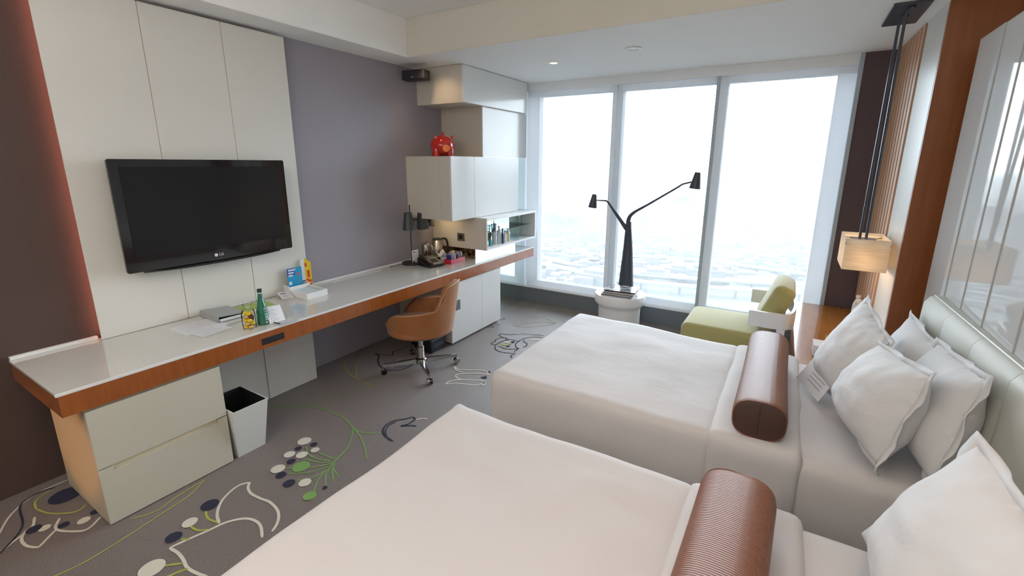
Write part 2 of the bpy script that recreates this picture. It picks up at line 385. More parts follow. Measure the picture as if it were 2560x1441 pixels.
tv = thing('television', 'large black flat television mounted on the cream panels', 'television', (-3.30, 1.545, 1.13))
bm = nb(); box(bm, -3.345, -3.262, 1.06, 2.035, 1.16, 1.76, bev=.012)
obj('back_housing', bm, BLACK, tv)
t_bz = nb()
m4 = frame((-3.262, 1.545, 1.457), (0, 1, 0), (0, 0, 1))
outer = rect_round(-.513, .513, -.325, .325, .012); 
bm = nb(); prism(bm, outer, .018, m4); obj('bezel', bm, BLACKG, tv)
bm = nb(); prism(bm, [(-.463, -.235), (.463, -.235), (.463, .282), (-.463, .282)], .004, m4 @ Matrix.Translation((0, 0, .0175))); obj('screen', bm, SCREEN, tv)
bm = nb(); tube(bm, spline([(-3.275, 1.12, 1.128), (-3.272, 1.3, 1.118), (-3.272, 1.545, 1.114), (-3.272, 1.8, 1.118), (-3.275, 1.97, 1.128)]), .012, 8); obj('lower_trim', bm, BLACKG, tv, smooth=True)
obj('wall_bracket', B(-3.3595, -3.345, 1.4, 1.7, 1.3, 1.6), BLACK, tv)
bm = nb(); cyl(bm, (0, 0, 0), .0105, .0015, 20, mtx=None)
bmesh.ops.transform(bm, matrix=frame((-3.2435, 1.515, 1.165), (0, 1, 0), (0, 0, 1)), verts=bm.verts); obj('logo_disc', bm, TAG, tv)
text('logo_text', 'LG', .024, frame((-3.2435, 1.549, 1.165), (0, 1, 0), (0, 0, 1)), TAG, tv)

# ------------------------------------------------------------------ desk
XD, YD0, YD1 = -2.712, .529, 4.914
dk = thing('desk', 'long wall mounted desk with white top and orange wood edge', 'desk', (-3.07, 2.2, .636))
bm = nb()
prism(bm, [(XD+.003, YD0+.0), (XD+.003, 3.925), (XD+.003, YD1), (XPIER+.002, YD1), (XPIER+.002, 3.925), (XW+.002, 3.925), (XW+.002, YD0)], .102, Matrix.Translation((0, 0, .636)))
obj('wood_body', bm, WOOD, dk)
bm = nb()
prism(bm, [(XD, YD0-.004), (XD, YD1+.002), (XPIER+.002, YD1+.002), (XPIER+.002, 3.925), (XW+.014, 3.925), (XW+.014, YD0-.004)], .012, Matrix.Translation((0, 0, .738)))
obj('glass_top', bm, DESKT, dk)
bm = nb(); prism(bm, [(XD+.0025, YD0-.006), (XD+.0025, YD1+.004), (XD-.010, YD1+.004), (XD-.010, YD0-.006)], .0105, Matrix.Translation((0, 0, .7402))); obj('front_edge_strip', bm, WHITE, dk)
bm = nb(); box(bm, XW+.001, XW+.026, YD0, .888, .7502, .768, bev=.002); obj('back_upstand', bm, WHITE, dk); bm = nb(); box(bm, XW+.001, XW+.018, 2.242, 3.49, .7502, .765, bev=.002); obj('back_upstand', bm, WHITE, dk)
obj('cable_slot', B(XW+.09, XW+.10, 2.45, 3.0, .7502, .7515), WHITE, dk)
obj('socket_recess', B(XD+.001, XD+.0045, 1.449, 1.596, .660, .702, bev=.0008), BLACK, dk)

# drawer unit
DRAWM = mat('cream_drawer_lacquer', (.56, .53, .44), .35)
t = thing('drawer_unit', 'two drawer cream cabinet under the left end of the desk', 'drawer unit', (-3.0, .9, 0))
obj('carcass', B(-3.281, -2.732, .604, 1.194, .004, .634), mat('orange_lit_carcass', (.50, .43, .31), .4), t)  # side colour lowered and warmed to carry the dim orange light
m4 = frame((-2.732, 0, 0), (0, 1, 0), (0, 0, 1))
bm = nb(); prism(bm, [(.604, .314), (1.194, .314), (1.194, .622), (.604, .622)], .020, m4); obj('drawer_front', bm, DRAWM, t)
bm = nb(); box(bm, -2.732, -2.712, .604, 1.194, .006, .2830); box(bm, -2.732, -2.712, .604, .660, .2830, .3085); box(bm, -2.732, -2.712, 1.145, 1.194, .2830, .3085); obj('drawer_front', bm, DRAWM, t)
obj('grip_groove', B(-2.7325, -2.7300, .660, 1.145, .2832, .3138), mat('groove_lining', (.70, .62, .45), .4), t)

# waste bin
t = thing('waste_bin', 'square white tapered waste bin with black inside', 'bin', (-2.82, 1.31, 0))
def frustum(bm, b, tq, z0, z1, flip=False):
    vs = [bm.verts.new((x, y, z0)) for x, y in b]+[bm.verts.new((x, y, z1)) for x, y in tq]
    for i in range(4):
        j = (i+1) % 4; bm.faces.new((vs[i], vs[j], vs[4+j], vs[4+i]))
    return vs
bm = nb()
bo = [(-2.94, 1.228), (-2.722, 1.228), (-2.722, 1.395), (-2.94, 1.395)]; to = [(-2.965, 1.203), (-2.655, 1.203), (-2.655, 1.412), (-2.965, 1.412)]
ti = [(-2.959, 1.209), (-2.661, 1.209), (-2.661, 1.406), (-2.959, 1.406)]
v1 = frustum(bm, bo, to, .0, .335); bm.faces.new(v1[:4])
v2 = [bm.verts.new((x, y, .335)) for x, y in ti]
for i in range(4): bm.faces.new((v1[4+i], v1[4+(i+1) % 4], v2[(i+1) % 4], v2[i]))
obj('shell', bm, BINW, t)
bm = nb(); bi = [(-2.93, 1.236), (-2.73, 1.236), (-2.73, 1.388), (-2.93, 1.388)]
v = frustum(bm, bi, ti, .02, .334); bm.faces.new(v[:4]); obj('black_liner', bm, BLACK, t)
for p in ((-2.70, 1.32, .30), (-2.82, 1.225, .28)):
    bm = nb(); bmesh.ops.create_icosphere(bm, subdivisions=1, radius=.008, matrix=Matrix.Translation(p)); obj('liner_stud', bm, WHITE, t)

# fridge cabinet under the far end
t = thing('minibar_cabinet', 'white two door cabinet under the window end of the desk', 'cabinet', (-3.05, 3.73, 0))
obj('carcass', B(XW+.002, -2.74, 3.298, 3.925, .02, .634), TAN, t)
obj('carcass', B(XPIER+.002, -2.74, 3.926, 4.163, .02, .634), TAN, t)
obj('toe_kick', B(-3.2, -2.76, 3.32, 3.92, 0, .02), BLACK, t)
m4 = frame((-2.740, 0, 0), (0, 1, 0), (0, 0, 1))
bm = nb(); prism(bm, [(3.295, .022), (3.807, .022), (3.807, .630), (3.295, .630)], .022, m4); d1 = obj('door', bm, LACQW, t)
obj('finger_grip', B(-2.7185, -2.7165, 3.340, 3.432, .346, .448), mat('grey_grip', (.13, .13, .14), .5), d1)
bm = nb(); prism(bm, [(3.811, .022), (4.165, .022), (4.165, .630), (3.811, .630)], .022, m4); obj('door', bm, LACQW, t)

# black box below desk
t = thing('black_box', 'black plastic appliance on the carpet behind the desk chair', 'appliance', (-2.86, 3.13, 0))
bm = nb(); box(bm, -3.02, -2.76, 3.03, 3.24, .0, .13, bev=.012); obj('body', bm, BLACK, t)
bm = nb(); box(bm, -2.99, -2.79, 3.05, 3.22, .131, .17, bev=.015); obj('lid', bm, BLACKG, t)
obj('slot', B(-2.759, -2.757, 3.07, 3.20, .05, .08), DGREY, t)

# ------------------------------------------------------------------ stacked wall cabinets
t = thing('wall_cabinet', 'topmost white wall cabinet of the stack touching the ceiling', 'cabinet', (-3.1, 4.3, 2.342), 'stacked boxes on the mirror pier')
obj('carcass', B(XW+.001, -2.852, 3.70, 4.115, 2.342, ZC-.003), TAN, t)
obj('carcass', B(XPIER+.001, -2.852, 4.116, 4.925, 2.342, ZC-.003), TAN, t)
obj('door', B(-2.851, -2.83, 3.70, 4.925, 2.344, ZC-.005), LACQW, t)
t = thing('wall_cabinet', 'second wall cabinet down, white, set back over the red pig', 'cabinet', (-3.1, 4.5, 1.842), 'stacked boxes on the mirror pier')
obj('carcass', B(XW+.001, XPIER+.0005, 4.07, 4.119, 1.836, 2.341), TAN, t)
obj('door', B(XPIER+.001, XPIER+.018, 4.07, 4.990, 1.836, 2.341), LACQW, t)
t = thing('wall_cabinet', 'large white wall cabinet carrying the red pig', 'cabinet', (-3.1, 4.1, 1.21), 'stacked boxes on the mirror pier')
obj('carcass', B(XW+.001, -2.985, 3.495, 3.925, 1.212, 1.832), TAN, t)
obj('carcass', B(-2.983, -2.861, 3.495, 3.925, 1.212, 1.832), TAN, t)
obj('carcass', B(XPIER+.001, -2.861, 3.926, 4.752, 1.212, 1.832), TAN, t)
obj('door', B(-2.860, -2.84, 3.495, 3.868, 1.211, 1.833), LACQW, t)
obj('door', B(-2.860, -2.84, 3.872, 4.752, 1.211, 1.833), LACQW, t)
nc = thing('open_wall_shelf', 'open white wall niche holding bottles and glasses', 'shelf', (-2.8, 4.4, .87))
obj('side_panel', B(XW+.001, -2.70, 3.877, 3.897, .868, 1.208), TAN, nc)
obj('back_block', B(XW+.002, XPIER-.002, 3.898, 3.928, .868, 1.206), TAN, nc)
bm = nb(); box(bm, XPIER+.001, -2.70, 3.898, 4.945, .868, .888); obj('bottom_board', bm, WHITE, nc)
bm = nb(); box(bm, XPIER+.001, -2.70, 3.898, 4.945, 1.180, 1.208); obj('top_board', bm, WHITE, nc)
obj('end_panel', B(XPIER+.001, -2.70, 4.925, 4.945, .889, 1.179), WHITE, nc)
obj('glass_shelf', B(XPIER+.002, -2.75, 3.90, 4.92, 1.04, 1.046), CLEAR, nc)
obj('divider', B(XPIER+.002, -2.71, 4.55, 4.562, .889, 1.179), CLEAR, nc)
for p in ((-2.735, 4.60, 1.165),):
    bm = nb(); bmesh.ops.create_icosphere(bm, subdivisions=2, radius=.010, matrix=Matrix.Translation(p)); obj('niche_light', bm, WHITE, nc, smooth=True)

# socket on pier side
t = thing('wall_socket', 'square metal wall socket on the cream cabinet side', 'socket', (-3.035, 3.874, .99))
obj('plate', B(-3.083, -2.988, 3.869, 3.876, .945, 1.032, bev=.002), mat('socket_metal', (.35, .30, .22), .3, metal=.8), t)
obj('insert', B(-3.062, -3.010, 3.866, 3.8685, .964, 1.012), BLACK, t)

# loudspeaker
sp = thing('loudspeaker', 'small black loudspeaker high in the corner under the ceiling', 'speaker', (-3.25, 3.48, 2.53))
mt = Matrix.Translation((-3.245, 3.50, 2.585)) @ Matrix.Rotation(math.radians(8), 4, 'Z')
bm = nb(); t2 = nb(); box(t2, -.125, .125, -.05, .06, -.045, .045, bev=.008); merge(bm, t2, mt); obj('cabinet', bm, BLACK, sp)
bm = nb(); t2 = nb(); box(t2, -.119, .119, -.056, -.0505, -.039, .039, bev=.002); merge(bm, t2, mt); obj('grille', bm, mat('speaker_grille', (.02, .02, .03), .8, bump=(500, .5, .001)), sp)
bm = nb(); t2 = nb(); box(t2, -.012, .012, -.0585, -.0565, -.026, -.021); merge(bm, t2, mt); obj('badge', bm, TAG, sp)
bm = nb(); tube(bm, [(-3.24, 3.57, 2.60), (-3.30, 3.60, 2.62), (-3.42, 3.60, 2.63)], .012); obj('bracket', bm, BLACK, sp, smooth=True)

# red pig
pg = thing('pig_figurine', 'glossy red pig figurine on top of the wall cabinet', 'figurine', (-3.12, 3.72, 1.834))
bm = nb(); bmesh.ops.create_uvsphere(bm, u_segments=32, v_segments=20, radius=1, matrix=Matrix.Translation((-3.126, 3.74, 1.965)) @ Matrix.Diagonal((.152, .165, .128, 1)))
obj('body', bm, RED, pg, smooth='all')
for dx in (-.085, .085):
    for dy in (-.09, .09):
        bm = nb(); lathe(bm, [(.040, 0), (.042, .02), (.046, .07), (.040, .10)], (-3.126+dx, 3.74+dy, 1.834), 16); obj('leg', bm, RED, pg, smooth=50)
fy = Matrix.Rotation(PI/2, 4, 'X')
bm = nb(); lathe(bm, [(.046, -.04), (.046, .030), (.042, .040), (.020, .043)], (-3.100, 3.575, 1.93), 24, mtx=fy); obj('snout', bm, ORNG, pg, smooth=50)
bm = nb(); lathe(bm, [(.030, 0), (.024, .02), (.012, .05), (.004, .065)], (-3.115, 3.72, 2.085), 12, sx=.6); obj('tuft', bm, RED, pg, smooth=50)
for x, rx in ((-3.02, .6), (-3.20, -.6)):
    bm = nb(); lathe(bm, [(.022, 0), (.018, .018), (.004, .045)], (x, 3.66, 2.055), 12, sy=.5, mtx=Matrix.Rotation(rx, 4, 'Y')); obj('ear', bm, RED, pg, smooth=50)
for x in (-3.150, -3.055):
    bm = nb(); tube(bm, spline([(x-.014, 3.592, 1.975), (x, 3.586, 1.984), (x+.014, 3.592, 1.975)], 4), .0025, 6); obj('eyebrow', bm, BLACK, pg)

pg.rotation_euler = (0, 0, math.radians(46)); pg.scale = (.80, .80, .80)

# ------------------------------------------------------------------ niche bottles and glasses
BG = 'bottles and glasses in the open niche'
def bottle(x, y, z, h, r, m, label, neck=.35, cap=None, name='toiletry_bottle', cat='bottle'):
    t = thing(name, label, cat, (x, y, z), BG)
    bm = nb(); lathe(bm, [(r*.9, 0), (r, .006), (r, h*.62), (r*.85, h*.70), (r*neck, h*.80), (r*neck, h*.93)], (x, y, z), 16); obj('bottle_body', bm, m, t, smooth=50)
    bm = nb(); cyl(bm, (x, y, z+h*.9301), r*neck*1.15, h*.07, 14); obj('cap', bm, cap or WHITE, t, smooth=50)
    return t
ZN = .8885
PALE = mat('pale_clear_plastic', (.62, .66, .66), .1, coat=.5)
LIQB = mat('aqua_bottle', (.10, .50, .55), .15, coat=.5)
bottle(-2.775, 4.065, ZN, .085, .016, LIQB, 'tiny aqua bottle at the front of the niche')
bottle(-2.80, 4.17, ZN, .235, .027, PALE, 'tall clear water bottle in the niche', .4, mat('grey_cap', (.35, .36, .36), .4))
bottle(-2.78, 4.235, ZN, .20, .024, WHITE, 'white rounded bottle beside the tall clear one', .5)
bottle(-2.74, 4.245, ZN, .17, .014, mat('navy_bottle', (.01, .06, .16), .2), 'slim navy bottle in the niche', .6, INK)
bottle(-2.755, 4.315, ZN, .135, .020, PAPER, 'short white bottle with teal cap', .5, TEALB)
bottle(-2.775, 4.375, ZN, .13, .018, mat('amber_label_bottle', (.60, .42, .08), .3), 'small bottle with yellow label in the niche', .5)
bottle(-2.79, 4.44, ZN, .15, .024, PALE, 'pale bottle at the right of the row in the niche', .4)
def wineglass(x, y, z, label, h=.17, inv=False, g=BG):
    t = thing('wine_glass', label, 'glass', (x, y, z), g)
    prof = [(.030, 0), (.030, .002), (.004, .006), (.004, h*.45), (.022, h*.55), (.032, h*.75), (.028, h)]
    if inv: prof = [(r, h-zz) for r, zz in reversed(prof)]
    bm = nb(); lathe(bm, prof, (x, y, z), 16, cap=False); obj('glass_bowl', bm, CLEARD, t, smooth=60)
    bm = nb(); tube(bm, [(x, y, z+(h*.5 if inv else .004)), (x, y, z+(h-.004 if inv else h*.47))], .0035, 6); obj('stem', bm, mat('glass_stem', (.45, .50, .50), .1), t)
wineglass(-2.76, 3.945, ZN, 'stemmed glass nearest the cream side of the niche', .13)
wineglass(-2.80, 4.01, ZN, 'second stemmed glass in the niche', .15)
wineglass(-2.83, 4.11, ZN, 'stemmed glass behind the aqua bottle', .14)
for i, (x, y) in enumerate(((-2.80, 3.96), (-2.81, 4.06), (-2.80, 4.16))):
    t = thing('tumbler', ['tumbler on the glass shelf, nearest the cream side', 'middle tumbler on the glass shelf', 'right tumbler on the glass shelf'][i], 'glass', (x, y, 1.0465), BG)
    bm = nb(); lathe(bm, [(.026, 0), (.030, .07), (.028, .07), (.024, .004)], (x, y, 1.0465), 16, cap=False); obj('glass_wall', bm, CLEARD, t, smooth=60)
    bm = nb(); cyl(bm, (x, y, 1.0466), .024, .005, 16); obj('glass_base', bm, PALE, t)
t = thing('vanity_mirror', 'small round mirror standing in the niche', 'mirror', (-2.83, 4.05, ZN), BG)
bm = nb(); cyl(bm, (0, 0, 0), .055, .008, 24, mtx=None); bmesh.ops.transform(bm, matrix=Matrix.Translation((-2.85, 4.06, ZN+.075)) @ Matrix.Rotation(math.radians(80), 4, 'Y') @ Matrix.Rotation(.2, 4, 'Z'), verts=bm.verts); obj('mirror_disc', bm, mat('dim_mirror', (.35, .38, .37), .1, metal=1), t)
obj('foot', B(-2.862, -2.83, 4.03, 4.09, ZN, ZN+.018, bev=.003), CHROME, t)

# ------------------------------------------------------------------ carpet pattern (woven motifs), traced on the floor
R3 = Matrix((r2, d2, fwd))
def onz(px, py, z=0):
    d = R3.transposed() @ Vector(((px-CXP)/F_PX, (py-CYP)/F_PX, 1)); k = (z-EYE)/d.z
    return Vector((0, 0, EYE))+d*k
FLOOR = bpy.data.objects['floor']
mz = [.0012]
def ribbon(pts, w, m, smooth_n=5, name='carpet_motif'):
    P = spline([onz(*p) for p in pts], smooth_n); bm = nb(); L = []
    z = mz[0]; mz[0] = .0012+((mz[0]-.0012+.00007) % .0016)
    n = len(P)
    for i, p in enumerate(P):
        d = (P[min(i+1, n-1)]-P[max(i-1, 0)]); d.z = 0; d.normalize(); s = Vector((-d.y, d.x, 0))*w/2
        taper = .55 if i in (0, n-1) else 1
        L.append((bm.verts.new((p.x+s.x*taper, p.y+s.y*taper, z)), bm.verts.new((p.x-s.x*taper, p.y-s.y*taper, z))))
    for a, b in zip(L, L[1:]): bm.faces.new((a[0], a[1], b[1], b[0]))
    return obj(name, bm, m, FLOOR)
def dot(px, py, r, m, squash=1):
    c = onz(px, py); e = onz(px+r, py); rr = (e-c).length
    z = .0032; bm = nb(); vs = [bm.verts.new((c.x+rr*math.cos(a*PI/12), c.y+rr*squash*math.sin(a*PI/12), z)) for a in range(24)]
    bm.faces.new(vs); return obj('carpet_dot', bm, m, FLOOR)
C6 = lambda *p: [(500+x/2.48, 860+y/2.48) for x, y in p]
C7 = lambda *p: [(900+x/4.002, 640+y/4.002) for x, y in p]
C8 = lambda *p: [(1200+x/6.55, 640+y/6.55) for x, y in p]
ribbon([(548, 1310), (543, 1286), (553, 1256), (576, 1230), (599, 1214), (625, 1207)], .014, CREAMY)
ribbon([(625, 1207), (620, 1220), (628, 1235), (653, 1248), (674, 1256), (692, 1274), (697, 1292), (692, 1312), (680, 1330)], .014, CREAMY)
ribbon([(656, 1345), (651, 1315), (633, 1301), (607, 1298), (566, 1307), (520, 1328), (463, 1353), (424, 1371)], .014, CREAMY)
ribbon([(424, 1371), (445, 1384), (458, 1400), (468, 1420), (489, 1433), (520, 1445)], .014, CREAMY)
for a in ((525, 1264, 20), (434, 1345, 18), (164, 1240, 32), (238, 1281, 10), (160, 1314, 11), (85, 1325, 15)): dot(*a, NAVYY)
for a in ((475, 1308, 17), (380, 1423, 28), (210, 1303, 13), (112, 1322, 12)): dot(*a, CREAMY)
for c in ([(514, 1279), (520, 1297), (545, 1308)], [(476, 1317), (494, 1327), (524, 1325)], [(453, 1349), (463, 1350), (473, 1349)], [(405, 1417), (430, 1413), (458, 1410)], [(420, 1443), (445, 1432), (471, 1423)]): ribbon(c, .011, LIMEY)
ribbon([(514, 1199), (473, 1240), (412, 1281), (288, 1361), (206, 1410), (139, 1441), (90, 1460)], .007, LIMEY)
ribbon([(509, 1202), (442, 1243), (391, 1279), (329, 1299)], .007, LIMEY)
ribbon([(90, 1273), (118, 1284), (160, 1285), (195, 1279), (216, 1261)], .009, LIMEY)
ribbon([(90, 1273), (88, 1258), (100, 1244), (128, 1225)], .009, LIMEY)
ribbon([(252, 1294), (221, 1323), (190, 1330), (141, 1325), (149, 1297)], .012, CREAMY)
ribbon([(141, 1325), (123, 1343), (103, 1364), (93, 1370), (67, 1366), (54, 1351), (64, 1330), (82, 1317), (87, 1294)], .012, CREAMY)
ribbon([(-10, 1390), (31, 1358), (64, 1333)], .012, CREAMY)
ribbon([(-6, 1345), (21, 1297), (62, 1256), (103, 1230), (175, 1199)], .010, CREAMY)
ribbon([(-8, 1392), (36, 1348), (57, 1312), (51, 1266), (93, 1235), (139, 1220)], .009, NAVYY)
for x, y, r in ((648, 606, 40), (714, 661, 26), (556, 688, 33), (632, 691, 34), (484, 778, 41), (651, 863, 37)): dot(500+x/2.48, 860+y/2.48, r/2.48, CREAMY)
for x, y, r in ((705, 627, 21), (609, 652, 21), (565, 732, 26), (502, 817, 31), (552, 868, 35), (775, 895, 15)): dot(500+x/2.48, 860+y/2.48, r/2.48, NAVYY)
for x, y, r in ((628, 764, 52), (682, 945, 40)): dot(500+x/2.48, 860+y/2.48, r/2.48, GREENY)
for c in (((655, 635), (690, 700), (820, 735)), ((735, 675), (790, 700), (845, 715)), ((640, 712), (720, 735), (815, 740)), ((525, 775), (700, 768), (820, 745)), ((540, 808), (680, 800), (810, 760)),
          ((595, 850), (700, 830), (800, 775)), ((705, 935), (730, 850), (790, 780)), ((780, 890), (780, 820), (805, 770)), ((865, 825), (830, 780), (835, 740)), ((830, 860), (822, 800), (815, 765)), ((590, 690), (605, 700), (625, 695))): ribbon(C6(*c), .008, GREENY)
ribbon(C6((800, 775), (830, 735), (910, 650), (940, 580), (945, 520), (900, 470), (830, 430), (740, 400), (600, 380), (425, 385)), .009, GREENY)
ribbon(C6((945, 520), (990, 545), (1060, 557), (1130, 553)), .009, GREENY)
ribbon(C6((945, 520), (990, 570), (1020, 640), (1035, 715)), .009, GREENY)
ribbon(C6((430, 400), (620, 390), (760, 355), (900, 320), (1050, 260), (1150, 205)), .006, GREENY)
ribbon(C6((895, 105), (910, 170), (975, 220), (1065, 260)), .010, LIMEY)
ribbon(C6((1020, 60), (975, 120), (970, 215)), .009, LIMEY)
ribbon(C6((1190, 602), (1150, 575), (1133, 545), (1150, 510), (1200, 480), (1270, 468), (1320, 455)), .013, NAVYY)
ribbon(C6((1200, 606), (1165, 590), (1150, 545), (1175, 505), (1220, 485)), .009, NAVYY)
ribbon(C6((1320, 455), (1332, 470), (1290, 500), (1245, 512), (1300, 508), (1342, 512)), .012, NAVYY)
ribbon(C6((1340, 472), (1380, 465), (1412, 467)), .011, CREAMY)
ribbon(C6((1080, 64), (1108, 75), (1103, 105), (1115, 140), (1150, 163)), .012, NAVYY)
ribbon(C6((1150, 163), (1200, 168), (1260, 160), (1310, 135), (1335, 110)), .010, NAVYY)
ribbon(C6((1080, 64), (1190, 72), (1200, 50), (1290, 20)), .010, NAVYY)
ribbon(C6((1185, 155), (1215, 118), (1245, 88)), .020, mat('carpet_grey_yarn', (.36, .35, .33), .95))
for c in (((945, 1110), (990, 1140), (1080, 1145), (1200, 1145), (1280, 1163)), ((945, 1110), (960, 1145), (1040, 1170)), ((950, 1200), (985, 1187), (1060, 1180), (1180, 1180), (1285, 1190)), ((950, 1200), (975, 1222), (1010, 1238)),
          ((855, 1285), (900, 1255), (1010, 1240), (1150, 1245), (1260, 1250)), ((855, 1285), (960, 1275), (1060, 1285), (1160, 1292), (1225, 1280)), ((1225, 1280), (1235, 1300), (1255, 1270)), ((1270, 1160), (1285, 1180), (1310, 1195))): ribbon(C7(*c), .012, CREAMY)
for c in (((1205, 1218), (1265, 1205), (1270, 1228), (1235, 1234)), ((1280, 1152), (1312, 1168), (1292, 1178)), ((1232, 1275), (1252, 1272), (1240, 1288))):
    bm = nb(); bm.faces.new([bm.verts.new(Vector((p.x, p.y, .0034))) for p in (onz(*q) for q in C7(*c))]); obj('carpet_motif', bm, NAVYY, FLOOR)
for c in (((1840, 800), (1750, 790), (1620, 780), (1500, 790), (1400, 780)), ((1400, 780), (1395, 795), (1420, 815), (1470, 825), (1455, 835), (1520, 840), (1580, 855), (1640, 830), (1720, 815), (1820, 820)), ((1345, 865), (1360, 840), (1400, 825), (1455, 820)),
          ((1345, 865), (1320, 870), (1315, 885), (1350, 890), (1385, 885)), ((1350, 900), (1360, 940), (1420, 965), (1500, 975), (1560, 975)), ((1350, 900), (1385, 875), (1440, 850), (1500, 840)), ((1380, 905), (1480, 935), (1590, 930)), ((1590, 930), (1560, 910), (1560, 880), (1600, 850)),
          ((1640, 845), (1640, 860), (1670, 880), (1660, 905), (1630, 915)), ((1590, 930), (1540, 960)), ((1520, 1025), (1510, 1000), (1550, 985))): ribbon(C7(*c), .010, NAVYY)
for x, y, r, m in ((1530, 865, 20, NAVYY), (1478, 907, 20, NAVYY), (1437, 890, 22, LIMEY), (1500, 885, 16, LIMEY), (1465, 868, 20, CREAMY)): dot(900+x/4.002, 640+y/4.002, r/4.002, m)
ribbon(C7((1700, 845), (1760, 840), (1810, 838)), .03, CREAMY); ribbon(C7((1560, 782), (1700, 790), (1830, 812)), .012, CREAMY)
for c in (((380, 685), (430, 705), (500, 765), (560, 805), (650, 820), (760, 840), (850, 850), (905, 875), (915, 895), (880, 920), (820, 915)), ((930, 790), (1100, 805), (1230, 830), (1370, 875), (1480, 930), (1540, 980))): ribbon(C8(*c), .012, LIMEY)
for c in (((540, 1155), (660, 1130), (760, 1060), (880, 1010), (1010, 1000), (1130, 1050), (1260, 1110)), ((640, 1150), (800, 1100), (1000, 1090), (1260, 1110)), ((600, 1165), (900, 1160), (1260, 1112)), ((760, 1060), (960, 1040), (1260, 1108))): ribbon(C8(*c), .008, PALEY)
for c in (((110, 1160), (160, 1172), (215, 1170), (200, 1145), (160, 1130)), ((310, 1050), (360, 1050), (405, 1035), (350, 1020))): ribbon(C8(*c), .010, NAVYY)
ribbon(C8((250, 1095), (325, 1105), (290, 1075)), .012, CREAMY)

# ------------------------------------------------------------------ desk chair
def rot_about(c, a): return Matrix.Translation(Vector(c)) @ Matrix.Rotation(a, 4, 'Z')
CC = (-2.63, 2.75, 0)
ch = thing('desk_chair', 'tan leather swivel armchair on a four star aluminium base', 'chair', CC)
# local: faces -x ; rotated so that it faces towards the camera side of the desk
mc = rot_about((CC[0]+.035, CC[1]+.01, 0), math.radians(24)) @ Matrix.Diagonal((1.05, 1.03, 1, 1))
def shell(th, inner):
    a = abs(th)
    k = max(0, min(1, (a-.56)/.30)); k = k*k*(3-2*k)
    top = .815*(1-k)+(.605-.035*max(0, (a-.9)))*k
    if a < .7: top -= .040*(a/.7)**2
    if a > 2.0: top -= .10*((a-2.0)/.45)**2
    return top
bm = nb(); NT, NZ = 56, 9; T0 = 2.40
def wallpt(th, v, off):
    top = shell(th, 0); z = .385+(top-.385)*v
    fl = 1+.10*v+(.05*v+.11*v*max(0, min(1, (.86-abs(th))/.3)))
    rx, ry = (.245-off)*fl, (.270-off)*(1+.06*v)
    x = rx*math.cos(th)*(1 if math.cos(th) > 0 else 1.12); y = ry*math.sin(th)
    return Vector((x, y, z))
grid = []
for i in range(NT+1):
    th = -T0+2*T0*i/NT
    col = [bm.verts.new(wallpt(th, j/NZ, 0)) for j in range(NZ+1)] + [bm.verts.new(wallpt(th, j/NZ, .040)) for j in range(NZ, -1, -1)]
    grid.append(col)
for a, b in zip(grid, grid[1:]):
    for j in range(len(a)-1): bm.faces.new((a[j], b[j], b[j+1], a[j+1]))
bm.faces.new(grid[0]); bm.faces.new(list(reversed(grid[-1])))
bmesh.ops.transform(bm, matrix=mc, verts=bm.verts)
sh = obj('backrest', bm, LEATHER, ch, smooth=60)
bm = nb(); t2 = nb()
pr = [(.10, .335), (.20, .345), (.262, .375), (.268, .395), (.255, .42)]
lathe(t2, pr, (-.02, 0, 0), 32, sy=1.05); merge(bm, t2, mc); obj('seat_shell', bm, LEATHER, ch, smooth=60)
bm = nb(); t2 = nb(); lathe(t2, [(.02, .465), (.17, .468), (.215, .455), (.225, .43), (.215, .41)], (-.05, 0, 0), 32, sx=1.15, sy=1.0); merge(bm, t2, mc); obj('seat', bm, LEATHER, ch, smooth=60)
bm = nb()
tube(bm, [mc @ (wallpt(T0*(-1+2*i/60), 1, .005)+Vector((0, 0, .002))) for i in range(61)], .005, 6); obj('piping', bm, LEATHERP, ch, smooth=True)
bm = nb(); lathe(bm, [(.032, .085), (.032, .21), (.024, .215), (.024, .345)], (CC[0], CC[1], 0), 20); obj('gas_column', bm, CHROME, ch, smooth=50)
bm = nb(); lathe(bm, [(.05, .062), (.05, .098), (.036, .108)], (CC[0], CC[1], 0), 20); obj('hub', bm, CHROME, ch, smooth=50)
for x, y in ((-2.824, 2.497), (-2.369, 2.564), (-2.433, 3.002), (-2.906, 2.938)):
    d = Vector((x-CC[0], y-CC[1], 0)); L = d.length; d.normalize(); s = Vector((-d.y, d.x, 0))
    bm = nb(); secs = []
    for k, (w, h0, h1) in ((0, (.022, .062, .100)), (1, (.012, .072, .090))):
        p = Vector((CC[0], CC[1], 0))+d*(.03 if k == 0 else L)
        secs.append([bm.verts.new(p+s*w+Vector((0, 0, h0))), bm.verts.new(p-s*w+Vector((0, 0, h0))), bm.verts.new(p-s*w*.7+Vector((0, 0, h1))), bm.verts.new(p+s*w*.7+Vector((0, 0, h1)))])
    for j in range(4): bm.faces.new((secs[0][j], secs[0][(j+1) % 4], secs[1][(j+1) % 4], secs[1][j]))
    bm.faces.new(secs[0]); bm.faces.new(secs[1])
    obj('base_arm', bm, CHROME, ch)
    c = thing('x', None, None, (0, 0, 0)); bpy.data.objects.remove(c)
    bm = nb(); cyl(bm, (x, y, .052), .006, .042, 10); st = obj('caster', bm, CHROME, ch, smooth=50)
    for sg, mm, nm in ((1, BLACKG, 'wheel'), (-1, CHROME, 'wheel')):
        bm = nb(); cyl(bm, (0, 0, -.011), .025, .022, 20, r2=.020 if sg > 0 else .025)
        bmesh.ops.transform(bm, matrix=Matrix.Translation(Vector((x, y, .0255))+s*.012*sg) @ frame((0, 0, 0), d, (0, 0, 1)), verts=bm.verts)
        obj(nm, bm, mm, st, smooth=50)

